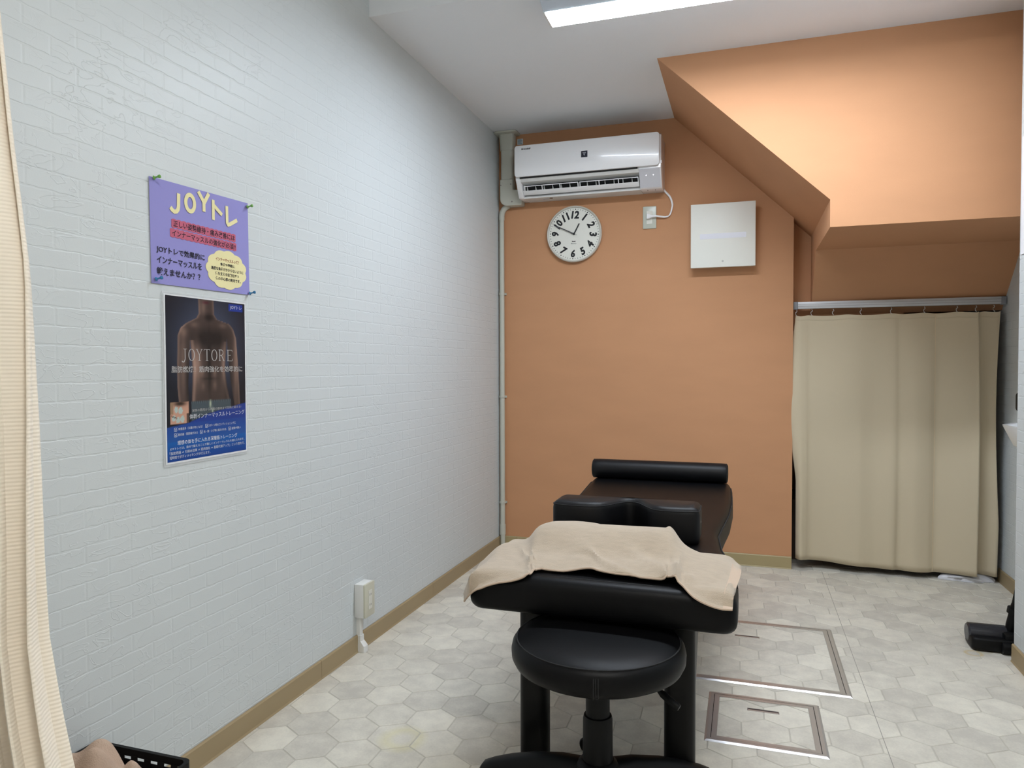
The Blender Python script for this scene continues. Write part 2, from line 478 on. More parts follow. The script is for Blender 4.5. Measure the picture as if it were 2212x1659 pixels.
def mirror_bricks(X, ya, yb, z0, z1, parent):
    vs_all, fs_all = [], []
    for c in brick_cells(ya, yb, z0, z1):
        if c[1]-c[0] < 0.008 or c[3]-c[2] < 0.006: continue
        vs, fs = (BV[rng.randrange(NV)][1:3] if not c[4] else brick_geo(rng, c[1]-c[0], c[3]-c[2]))
        n = len(vs_all)
        vs_all += [(X+0.0005-x, c[0]+y, c[2]+z) for x, y, z in vs]; fs_all += [tuple(a+n for a in f[::-1]) for f in fs]
    stuff_mesh('brick_relief', vs_all, fs_all, M_BRICK, parent)
mirror_bricks(XR, YP, AB, 0.0643, ZC, wr)
mirror_bricks(XP, YR, YP, 0.0643, ZH, wp)

# floor tiles: pointed hexagons, width 133 mm, lattice turned by less than a degree
HW = 0.1330; HE = HW/math.sqrt(3); ROWP = 1.5*HE; LR = R(0.9)
def clip(poly, x0, x1, y0, y1):
    for ax, lim, sg in ((0, x0, 1), (0, x1, -1), (1, y0, 1), (1, y1, -1)):
        out = []
        for i in range(len(poly)):
            a, b_ = poly[i], poly[(i+1) % len(poly)]
            da, db = sg*(a[ax]-lim), sg*(b_[ax]-lim)
            if da >= 0: out.append(a)
            if (da < 0) != (db < 0):
                t = da/(da-db); out.append((a[0]+(b_[0]-a[0])*t, a[1]+(b_[1]-a[1])*t))
        poly = out
        if len(poly) < 3: return []
    return poly
def hexpts(cx, cy, inset=0.0017, rot=LR):
    r_ = HE-inset*1.1547
    return [(cx+r_*math.cos(R(90+60*k)+rot), cy+r_*math.sin(R(90+60*k)+rot)) for k in range(6)]
def tile_geo(poly, zt, d=0.0012, bv=0.0009):
    n = len(poly); cx = sum(p[0] for p in poly)/n; cy = sum(p[1] for p in poly)/n
    inn = []
    for x, y in poly:
        l = math.hypot(x-cx, y-cy); inn.append((x-(x-cx)/l*bv, y-(y-cy)/l*bv))
    vs = [(x, y, zt-d) for x, y in poly]+[(x, y, zt) for x, y in inn]
    fs = [(i, (i+1) % n, n+(i+1) % n, n+i) for i in range(n)]+[tuple(range(n, 2*n))]
    return vs, fs
def shade_mesh(name, vs, fs, shades):
    me = bpy.data.meshes.new(name); me.from_pydata(vs, [], fs); me.materials.append(M_TILE)
    at = me.attributes.new('shade', 'FLOAT', 'FACE')
    at.data.foreach_set('value', shades if isinstance(shades, list) else [shades]*len(fs))
    return me
SH = [0.0, 0.06, 0.12, 0.18, 0.22, 0.3, 0.36]
HEXM = []
for s_ in SH:
    vs, fs = tile_geo(hexpts(0, 0), 0.0); HEXM.append(shade_mesh('tile', vs, fs, s_))
def hex_centres(x0, x1, y0, y1, ox=-1.096, oy=2.066):
    out = []
    for j in range(-40, 40):
        for i in range(-40, 40):
            u = i*HW+(HW/2 if j % 2 else 0); v = j*ROWP
            x = ox+u*math.cos(LR)-v*math.sin(LR); y = oy+u*math.sin(LR)+v*math.cos(LR)
            if x0-HW < x < x1+HW and y0-HW < y < y1+HW: out.append((x, y))
    return out
FX0, FX1, FY0, FY1 = XL+0.001, XR-0.001, YR, AB
H1 = (-0.290, 0.330, 2.492, 3.116); H2 = (-0.1085, 0.2215, 2.083, 2.405)
def inside(p, H, mrg): return H[0]+mrg < p[0] < H[1]-mrg and H[2]+mrg < p[1] < H[3]-mrg
tiles = []
for c in hex_centres(FX0, FX1, FY0, FY1):
    if inside(c, H1, 0.08) or inside(c, H2, 0.08): continue
    if c[0] > XP and c[1] < YP-0.1: continue
    poly = clip(hexpts(*c), FX0, FX1 if c[1] > YP-0.08 else XP, FY0, FY1)
    if not poly: continue
    whole = len(poly) == 6 and all(abs(a[0]-b_[0])+abs(a[1]-b_[1]) < 1e-9 for a, b_ in zip(poly, hexpts(*c)))
    p = project((c[0], c[1], 0))
    vis = p is not None and -40 < p[0] < 2230 and p[1] < 1690
    tiles.append((0 if vis else 1, p[2] if p else 99, c, poly, whole))
tiles.sort(key=lambda t: (t[0], t[1]))
rng = random.Random(21)
vs_all, fs_all, sh_all = [], [], []
for k, (nv, dz, c, poly, whole) in enumerate(tiles):
    s_ = rng.randrange(len(SH))
    if k < 300 and nv == 0:
        if whole:
            o = bpy.data.objects.new('tile', HEXM[s_]); o.location = (c[0], c[1], 0); link(o, fl)
        else:
            vs, fs = tile_geo(poly, 0.0); obj('tile', shade_mesh('tile', vs, fs, SH[s_]), fl)
    else:
        vs, fs = tile_geo(poly, 0.0); n = len(vs_all)
        vs_all += vs; fs_all += [tuple(a+n for a in f) for f in fs]; sh_all += [SH[s_]]*len(fs)
to = obj('tile_field', shade_mesh('tile_field', vs_all, fs_all, sh_all), fl); to['kind'] = 'stuff'
# welded seam of the vinyl
M_SEAM = mat('vinyl_seam', (140, 136, 128), rough=0.7)
MB().box(0.3765, 0.3783, 1.6, YB, -0.001, 0.0003).build('seam', M_SEAM, fl)

# baseboards (soft vinyl, 64 mm)
HB = 0.0643
def bprof(t): return [(0, 0.0003), (t+0.003, 0.0003), (t, 0.006), (t, HB-0.004), (t-0.003, HB), (0, HB)]
def base_x(name, X, sg, ya, yb, mt, label):
    b = MB().prism([(X+sg*p, z) for p, z in bprof(0.007)], 'y', ya, yb)
    o = b.build(name, mt); tag(struct(o), label, 'baseboard'); return o
b1 = MB()
o = bpy.data.objects.new('baseboard_left', None); COL.objects.link(o); tag(struct(o), 'beige vinyl baseboard along the white brick wall', 'baseboard')
prev = YR
for ye in (1.20, 2.1025, 3.02, YB-0.008):
    MB().prism([(XL+p, z) for p, z in bprof(0.007)], 'y', prev+0.0006, ye-0.0006).build('strip', M_BASE, o)
    prev = ye
o = bpy.data.objects.new('baseboard_back', None); COL.objects.link(o); tag(struct(o), 'olive-beige baseboard under the orange back wall', 'baseboard')
prev = XL+0.008
for xe in (-1.272, -0.35, XE):
    MB().prism([(YB-p, z) for p, z in bprof(0.007)], 'x', prev+0.0006, xe-0.0006).build('strip', M_BASEB, o); prev = xe
base_x('baseboard_right', XR, -1, YP, 4.08, M_BASE, 'beige baseboard of the wash niche wall')
base_x('baseboard_partition', XP, -1, YR, YP, M_BASE, 'beige baseboard at the foot of the right partition')

# ------------------------------------------------------------------ ceiling lights
def ceiling_light(x0, x1, yc, zt, strength, label, lmat):
    t = empty('ceiling_light', ((x0+x1)/2, yc, zt)); L2 = (x1-x0)/2
    tag(t, label, 'ceiling light')
    prof = [(-0.100, -0.0005), (-0.100, -0.046), (-0.060, -0.064), (0.060, -0.064), (0.100, -0.046), (0.100, -0.0005)]
    MB().prism(prof, 'x', -L2, L2).build('body', mat('lamp_body_enamel', (200, 208, 220), rough=0.5), t)
    d = MB().prism([(-0.0575, -0.0635), (-0.0565, -0.0665), (-0.04, -0.0685), (0.04, -0.0685), (0.0565, -0.0665), (0.0575, -0.0635)], 'x', -L2+0.006, L2-0.006).build('diffuser', lmat, t)
    for s_ in (-1, 1):
        MB().prism([(-0.059, -0.062), (-0.058, -0.0675), (-0.041, -0.0695), (0.041, -0.0695), (0.058, -0.0675), (0.059, -0.062)], 'x', s_*(L2-0.006), s_*(L2+0.001)).build('end_cap', M_WHITEM, t)
    return t
lt = ceiling_light(-0.700, 0.53, 2.585, ZC, 0, 'lit white tube-style ceiling light over the couch', lamp_mat('lit_diffuser', (232, 243, 255), LAMP_MAIN))
lab = MB().box(-0.597, -0.560, -0.1006, -0.100, -0.040, -0.012).build('label', mat('light_label', (205, 208, 212), rough=0.5), lt)
tl = empty('tmp_basis', (0, 0, 0)); bpy.data.objects.remove(tl)
for k in range(5):
    MB().box(-0.594, -0.566-0.004*(k % 3), -0.1010, -0.1007, -0.0175-0.0045*k, -0.0163-0.0045*k).build('printed_line', mat('grey_print', (120, 124, 130), rough=0.6), lab)
ceiling_light(-0.34, 0.88, 0.15, ZH, 0, 'lit ceiling light on the higher ceiling behind the camera', lamp_mat('lit_diffuser_rear', (252, 249, 242), LAMP_REAR))

# ------------------------------------------------------------------ air conditioner on the back wall
def aircon():
    x0, x1 = -1.216, -0.425
    t = empty('air_conditioner', ((x0+x1)/2, YB, 2.0)); ox, oy, oz = t.location
    tag(t, 'white wall-mounted air conditioner above the clock', 'air conditioner')
    L_ = lambda pts: [(YB-d-oy, z-oz) for d, z in pts]
    full = [(0, 2.272), (0.165, 2.272), (0.185, 2.262), (0.188, 2.092), (0.176, 2.075), (0.128, 2.004), (0.118, 2.0), (0.0, 2.004)]
    cav = [(0, 2.272), (0.165, 2.272), (0.185, 2.262), (0.188, 2.092), (0.178, 2.078), (0.120, 2.074), (0.092, 2.028), (0.116, 2.008), (0.118, 2.0), (0.0, 2.004)]
    MB().prism(L_(full), 'x', x0-ox, -1.188-ox).build('end_cover', M_WHITEP, t, bevel=0.003)
    MB().prism(L_(cav), 'x', -1.188-ox, -0.540-ox).build('body', M_WHITEM, t)
    MB().prism(L_(full), 'x', -0.540-ox, x1-ox).build('end_cover', M_WHITEP, t, bevel=0.003)
    # dark air outlet
    MB().prism(L_([(0.122, 2.0735), (0.1185, 2.0735), (0.0905, 2.028), (0.0945, 2.0265)]), 'x', -1.180-ox, -0.548-ox).build('outlet', M_BLACKGAP, t)
    # front panel: thin rounded plate, slightly bowed
    P = rrect(x0-0.0-ox, x1-0.006-ox, 2.1005-oz, 2.2705-oz, 0.016)
    fp = MB().prism(P, 'y', -0.194, -0.2085).build('front_panel', M_WHITEP, t, bevel=0.003)
    MB().box(-1.190-ox, -0.545-ox, -0.197, -0.188, 2.0945-oz, 2.1015-oz).build('intake_slot', M_BLACKGAP, t)
    # vertical fins and horizontal vanes
    for k in range(13):
        xx = -1.165+k*0.0485
        MB().prism(L_([(0.100, 2.040), (0.138, 2.062), (0.136, 2.036), (0.112, 2.022)]), 'x', xx-ox, xx+0.002-ox).build('fin', M_WHITEM, t)
    for a, b_ in ((-1.178, -0.872), (-0.864, -0.546)):
        v = MB()
        for (d0, z0, d1, z1) in ((0.153, 2.058, 0.150, 2.062), (0.140, 2.033, 0.136, 2.037)):
            v.box(a-ox, b_-ox, -d0, -d1, min(z0, z1)-oz, max(z0, z1)-oz)
        n = 4
        for k in range(n):
            xx = a+(b_-a-0.004)*k/(n-1)
            v.prism(L_([(0.153, 2.060), (0.149, 2.062), (0.136, 2.036), (0.140, 2.034)]), 'x', xx-ox, xx+0.004-ox)
        v.build('vane', M_WHITEP, t)
    MB().prism(L_([(0.146, 2.036), (0.144, 2.0385), (0.119, 2.0195), (0.122, 2.0172)]), 'x', -1.186-ox, -0.544-ox).build('flap', M_WHITEP, t, bevel=0.0006)
    # control patch on the right lower front
    cp = MB().prism(L_([(0.1895, 2.089), (0.1885, 2.091), (0.1765, 2.0765), (0.1295, 2.007), (0.132, 2.006), (0.179, 2.076)]), 'x', -0.5385-ox, -0.431-ox).build('control_panel', mat('pale_grey_panel', (214, 214, 220), rough=0.35), t)
    # little lamps and symbols lie on the slanted control panel
    sl = Vector((0, 0.0495, -0.0695)).normalized(); up = -sl
    base = Vector((0, YB-0.1785-oy-0.0006, 2.0762-oz))
    M_LED = mat('white_status_lamp', (240, 240, 255), rough=0.3, emit=((235, 235, 255), 3.0))
    nrm = Vector((0, -0.0695, -0.0495)).normalized()
    for xx in (-0.503, -0.466):
        c = base+sl*0.018; c.x = xx-ox
        MB().lathe([(0.0022, 0), (0.0022, 0.001)], (0, 0, 0), 10).build('status_lamp', M_LED, cp)
        cp.children[-1].matrix_local = Matrix.Translation(c) @ nrm.to_track_quat('Z', 'Y').to_matrix().to_4x4()
    for xx, rr in ((-0.505, 0.003), (-0.494, 0.0035), (-0.466, 0.0032)):
        c = base+sl*0.031; c.x = xx-ox
        MB().lathe([(rr, 0), (rr, 0.0006), (rr*0.55, 0.0006), (rr*0.55, 0)], (0, 0, 0), 12, cap=False).build('symbol', mat('grey_symbol', (90, 90, 100), rough=0.6), cp)
        cp.children[-1].matrix_local = Matrix.Translation(c) @ nrm.to_track_quat('Z', 'Y').to_matrix().to_4x4()
    # badge and maker's lettering, in a flat frame on the panel front
    e = bpy.data.objects.new('badge', None); link(e, t)
    e.matrix_local = Matrix.Translation((0, -0.2088, 0)) @ Matrix(((1, 0, 0, 0), (0, 0, -1, 0), (0, 1, 0, 0), (0, 0, 0, 1)))
    text('SHARP', -1.176-ox, -1.122-ox, 2.2493-oz, 0.0085, M_INK, e, z=0.0004, bold=0.03)
    bd = MB().prism(rrect(-0.842-ox, -0.8075-ox, 2.1745-oz, 2.2085-oz, 0.0015), 'z', 0.0, 0.0006).build('emblem', mat('navy_badge', (28, 32, 48), rough=0.3), e)
    M_DOT = mat('badge_white', (225, 228, 235), rough=0.5)
    dots = MB()
    for r_, (n, yy) in enumerate(((4, 0.0), (3, -0.0048), (2, -0.0096), (1, -0.0144))):
        for k in range(n):
            dots.prism([(-0.8248-ox+(k-(n-1)/2)*0.0046+0.0016*math.cos(a*math.pi/3), 2.199-oz+yy+0.0016*math.sin(a*math.pi/3)) for a in range(6)], 'z', 0.0006, 0.0009)
    dots.build('emblem_dots', M_DOT, e)
    # underside marks
    MB().box(-1.09-ox, -1.055-ox, -0.09, -0.065, -0.0005, 0.0035).build('rating_label', mat('grey_label', (200, 202, 206), rough=0.5), t)
    MB().lathe([(0.010, 0.0), (0.010, 0.004)], (-1.04-ox, -0.085, -0.0005), 14).build('round_label', mat('brown_mark', (120, 100, 80), rough=0.6), t)
    MB().box(-0.505-ox, -0.503-ox, -0.10, -0.085, -0.0008, 0.003).build('screw_slot', M_BLACKGAP, t)
    MB().box(-0.465-ox, -0.463-ox, -0.10, -0.085, -0.0008, 0.003).build('screw_slot', M_BLACKGAP, t)
    MB().box(x1-0.001-ox, x1+0.004-ox, -0.19, -0.182, 2.114-oz, 2.128-oz).build('panel_latch', M_WHITEP, t)
    return t
aircon()

# pipe duct cover from the ceiling down to the unit
def duct():
    t = empty('pipe_duct', (-1.312, YB, 1.985)); ox, oy, oz = t.location
    tag(t, 'grey-beige plastic pipe duct from ceiling to air conditioner', 'duct')
    def sec(w_, d): return rrect(-w_/2, w_/2, -d, 0, 0.018, 4)
    b = MB()
    ring = lambda w_, d, z, cx=0: [(cx+x, y, z) for x, y in sec(w_, d)]
    def loft(rings):
        n = len(rings[0]); vs = [p for r_ in rings for p in r_]
        fs = [(i*n+k, i*n+(k+1) % n, (i+1)*n+(k+1) % n, (i+1)*n+k) for i in range(len(rings)-1) for k in range(n)]
        fs += [tuple(range(n))[::-1], tuple((len(rings)-1)*n+k for k in range(n))]
        return MB().add(vs, fs)
    zt = ZC-oz
    loft([ring(0.088, 0.070, zt-0.009), ring(0.084, 0.068, zt-0.055), ring(0.078, 0.066, zt-0.10)]).build('collar', M_DUCT, t, smooth=True)
    fl_ = MB().prism(rrect(-0.066, 0.070, -0.102, 0.0, 0.02, 4), 'z', zt-0.010, zt-0.0008).build('ceiling_flange', M_DUCT, t, bevel=0.003)
    loft([ring(0.072, 0.062, zt-0.097), ring(0.072, 0.062, 0.145)]).build('duct', M_DUCT, t, smooth=True)
    # elbow turning right under the unit
    el = MB()
    prof = [(-0.039, 0.150), (0.039, 0.150), (0.039, 0.085), (0.093, 0.085), (0.093, -0.003)]
    for k in range(7):
        a = R(-90-90*k/6); prof.append((0.006+0.045*math.cos(a), 0.041+0.045*math.sin(a)))
    el.prism(prof, 'y', -0.066, 0.0)
    el.build('elbow', M_DUCT, t, bevel=0.008, seg=3)
    for (x, z) in ((-0.032, 0.115), (0.028, 0.118), (0.035, 0.018)):
        MB().lathe([(0.004, -0.0672), (0.004, -0.0660)], (x, 0, z), 10, axis='y').build('screw', M_ALUDK, t)
duct()
st = MB().prism([(-1.2645, 2.3415), (-1.2295, 2.3415), (-1.2295, 2.3745), (-1.2645, 2.3745)], 'y', YB-0.0006, YB-0.0001).build('sticker', mat('pale_sticker', (200, 205, 210), rough=0.5))
tag(st, 'small white printed sticker on orange wall beside the pipe duct', 'sticker')
for k in range(4):
    MB().box(-1.261, -1.235-0.004*(k % 2), YB-0.0009, YB-0.0006, 2.3465+0.007*k, 2.3495+0.007*k).build('printed_line', mat('teal_print', (90, 130, 138), rough=0.6), st)

# drain pipe in the corner
def drain():
    t = empty('drain_pipe', (-1.3535, YB-0.022, 0)); tag(t, 'thin grey-beige drain pipe running down the room corner', 'pipe')
    MB().tube([(0, 0, 0.0), (0, 0, 1.93)], 0.0145, 14).build('pipe', M_DUCT, t, smooth=True)
    MB().tube([(0, 0, 1.91), (0, 0, 1.935), (0.004, 0, 1.955), (0.014, 0, 1.972), (0.028, 0, 1.984), (0.045, 0.002, 1.992)], 0.0165, 14).build('elbow', M_DUCT, t, smooth=True)
    for z in (1.483, 0.885, 0.265):
        c = MB(); c.lathe([(0.0155, -0.006), (0.0178, -0.006), (0.0178, 0.006), (0.0155, 0.006)], (0, 0, z), 16)
        c.box(-0.022, 0.022, 0.012, 0.0215, z-0.006, z+0.006); c.build('clip', M_DUCT, t)
    MB().lathe([(0.0165, -0.03), (0.0172, -0.03), (0.0172, 0.03), (0.0165, 0.03)], (0, 0, 0.106), 14).build('coupling', M_DUCT, t, smooth=True)
drain()

# ------------------------------------------------------------------ wall clock
def clock():
    t = empty('wall_clock', (-0.9235, YB, 1.805), 'back', rotz=R(-3.5))
    tag(t, 'round white wall clock with bold black numerals under the air conditioner', 'clock')
    rr = 0.158
    MB().lathe([(rr-0.012, 0.0005), (rr-0.002, 0.006), (rr, 0.016), (rr-0.001, 0.028), (rr-0.005, 0.032), (rr-0.009, 0.030), (rr-0.0105, 0.024)], n=72, cap=False).build('rim', mat('clock_rim', (205, 202, 192), rough=0.35), t, smooth=True)
    MB().lathe([(rr-0.011, 0.010), (rr-0.011, 0.0225)], n=64).build('dial', mat('clock_dial', (232, 231, 222), rough=0.5), t)
    zf = 0.0229
    for k in range(60):
        a = R(90-6*k); ct, s_ = math.cos(a), math.sin(a)
        if k % 5 == 0:
            b = MB().lathe([(0.0032, zf-0.0004), (0.0032, zf)], (0.138*ct, 0.138*s_, 0), 12)
        else:
            ra, rb, hw = 0.1345, 0.1415, 0.0011
            b = MB().add([(ra*ct-hw*s_, ra*s_+hw*ct, zf), (ra*ct+hw*s_, ra*s_-hw*ct, zf), (rb*ct+hw*s_, rb*s_-hw*ct, zf), (rb*ct-hw*s_, rb*s_+hw*ct, zf)], [(0, 1, 2, 3)])
        b.build('minute_mark', M_INK, t)
    for h in range(1, 13):
        a = R(90-30*h)
        rot = R(-30*h)
        if 4 <= h <= 8: rot += math.pi
        rad = 0.109 if h not in (10, 11, 12) else 0.108
        text(str(h), 0, 0.92, 0, 0.044, M_INK, t, bold=0.045, name='numeral', shear=0.10, center=(rad*math.cos(a), rad*math.sin(a), rot), z=zf+0.0002)
    def hand(name, ang, ln, w0, w1, z, mt, tail=0.0):
        a = R(90-ang); ux, uy = math.cos(a), math.sin(a); px, py = -uy, ux
        P = [(-ux*tail-px*w0, -uy*tail-py*w0), (-ux*tail+px*w0, -uy*tail+py*w0), (ux*ln+px*w1, uy*ln+py*w1), (ux*ln-px*w1, uy*ln-py*w1)]
        MB().prism(P, 'z', z, z+0.0012).build(name, mt, t)
    hand('hour_hand', 24.5, 0.064, 0.0034, 0.0034, 0.026, M_INK)
    hand('minute_hand', 292.5, 0.122, 0.0036, 0.0016, 0.028, M_INK)
    hand('second_hand', 290.5, 0.124, 0.0009, 0.0006, 0.0305, mat('grey_hand', (150, 152, 152), rough=0.4), 0.02)
    MB().lathe([(0.0058, 0.0229), (0.0058, 0.032)], n=16).build('hub', M_INK, t)
    MB().prism([(-0.010, -0.037), (-0.010, -0.045), (-0.006, -0.043), (0.006, -0.043), (0.010, -0.045), (0.010, -0.037), (0.006, -0.039), (-0.006, -0.039)], 'z', zf-0.0002, zf).build('bow_mark', M_INK, t)
    text('BRUNO', -0.0155, 0.0155, -0.053, 0.007, mat('grey_ink', (110, 110, 110), rough=0.7), t, z=zf, bold=0.02)
clock()

# ------------------------------------------------------------------ outlet, plug and cord on the back wall
def socket_face(parent, cx, cy, w_, h_, z0, n=2):
    f = MB().prism(rrect(cx-w_/2, cx+w_/2, cy-h_/2, cy+h_/2, 0.001), 'z', z0, z0+0.002).build('socket_insert', M_CREAMW, parent)
    if n:
        for s_ in (-1, 1):
            for u, hh in ((-0.0045, 0.0085), (0.0045, 0.0070)):
                MB().box(cx+u-0.001, cx+u+0.001, cy+s_*h_*0.27-hh/2, cy+s_*h_*0.27+hh/2, z0+0.0019, z0+0.0022).build('slot', M_BLACKGAP, f)
    return f
M_CREAMW = mat('socket_white', (222, 220, 210), rough=0.4)
ol = empty('wall_outlet', (-0.5055, YB, 1.873), 'back'); tag(ol, 'cream wall outlet plate on orange wall below the air conditioner', 'outlet')
MB().prism(rrect(-0.0365, 0.0365, -0.061, 0.061, 0.005), 'z', 0.0003, 0.009).build('plate', mat('grey_cream_plate', (196, 200, 188), rough=0.25), ol, bevel=0.004, seg=2)
socket_face(ol, 0.0, 0.0, 0.030, 0.070, 0.0085, 0)
pc = empty('power_cord', (-0.4212, YB, 2.008), 'back'); tag(pc, 'white power cord looping from air conditioner to wall outlet', 'cord')
cpts = [(-0.006, 0.006, 0.012), (0.0, -0.002, 0.012), (0.0247, -0.031, 0.011), (0.036, -0.062, 0.010), (0.0372, -0.085, 0.010), (0.025, -0.128, 0.012), (0.004, -0.139, 0.016), (-0.020, -0.137, 0.021), (-0.046, -0.132, 0.024)]
sm = cr(cpts, 40)
b = MB(); b.tube([p+Vector((0.0017, 0.0015, 0)) for p in sm], 0.0031, 8); b.tube([p-Vector((0.0017, 0.0015, 0)) for p in sm], 0.0031, 8)
b.build('cord', M_WHITEP, pc, smooth=True)
plug = MB().add([(-0.1005, -0.146, 0.0107), (-0.1005, -0.113, 0.0107), (-0.084, -0.118, 0.0107), (-0.070, -0.127, 0.0107), (-0.044, -0.127, 0.016), (-0.044, -0.139, 0.016), (-0.070, -0.139, 0.0107), (-0.084, -0.146, 0.0107),
                 (-0.097, -0.144, 0.030), (-0.097, -0.116, 0.030), (-0.084, -0.120, 0.031), (-0.070, -0.127, 0.032), (-0.044, -0.128, 0.030), (-0.044, -0.138, 0.030), (-0.070, -0.139, 0.032), (-0.084, -0.144, 0.031)],
                [tuple(range(8))[::-1], tuple(range(8, 16))]+[(i, (i+1) % 8, 8+(i+1) % 8, 8+i) for i in range(8)])
plug.build('plug', M_WHITEP, pc, bevel=0.0015)

# breaker panel
bp_ = empty('breaker_panel', (-0.119, YB, 1.745), 'back'); tag(bp_, 'square white breaker panel with horizontal window strip on orange wall', 'breaker panel')
MB().box(-0.155, 0.155, -0.160, 0.160, 0.0005, 0.052).build('back_box', M_WHITEM, bp_)
MB().box(-0.1625, 0.1625, -0.1665, 0.1665, 0.050, 0.072).build('cover', mat('panel_white', (238, 238, 230), rough=0.5, vary=0.02, vscale=4), bp_, bevel=0.002)
MB().prism(rrect(-0.1155, 0.1165, -0.018, 0.0095, 0.003), 'z', 0.0715, 0.0725).build('window_strip', mat('frosted_strip', (228, 230, 240), rough=0.25), bp_)
MB().lathe([(0.0052, 0.0716), (0.0052, 0.0722), (0.0035, 0.0722)], (0.0, -0.136, 0), 14).build('push_catch', mat('catch_grey', (190, 190, 184), rough=0.5), bp_)

# ------------------------------------------------------------------ surface socket on the left wall
sx = empty('surface_outlet_box', (XL, 2.331, 0.1335), 'left'); tag(sx, 'white surface-mounted outlet box low on the brick wall', 'outlet')
MB().box(0.0, 0.0700, 0.0, 0.124, 0.0004, 0.0385).build('box', M_WHITEM, sx, bevel=0.002)
MB().prism(rrect(-0.001, 0.0715, -0.001, 0.1255, 0.006), 'z', 0.0378, 0.0462).build('plate', mat('cream_plate', (206, 204, 186), rough=0.4), sx, bevel=0.0025)
socket_face(sx, 0.037, 0.062, 0.026, 0.070, 0.0452)
mo = empty('cable_moulding', (XL, 2.356, 0), 'left'); tag(mo, 'white cable moulding running from outlet box to floor', 'cable cover')
MB().prism([(-0.011, 0.0004), (0.011, 0.0004), (0.010, 0.0135), (0.006, 0.017), (-0.006, 0.017), (-0.010, 0.0135)], 'y', 0.05, 0.1332).build('channel', M_WHITEM, mo)
ft = MB()
def foot_ring(w_, z_, y): return [(-w_, y, 0.0004), (w_, y, 0.0004), (w_, y, z_-0.004), (w_*0.6, y, z_), (-w_*0.6, y, z_), (-w_, y, z_-0.004)]
rings = [foot_ring(0.0145, 0.036, 0.0006), foot_ring(0.0145, 0.036, 0.024), foot_ring(0.013, 0.021, 0.042), foot_ring(0.013, 0.0205, 0.062)]
n = 6; vs = [p for r_ in rings for p in r_]
ft.add(vs, [(i*n+k, i*n+(k+1) % n, (i+1)*n+(k+1) % n, (i+1)*n+k) for i in range(3) for k in range(n)]+[tuple(range(6)), tuple(range(18, 24))])
ft.build('foot_cover', M_WHITEM, mo)

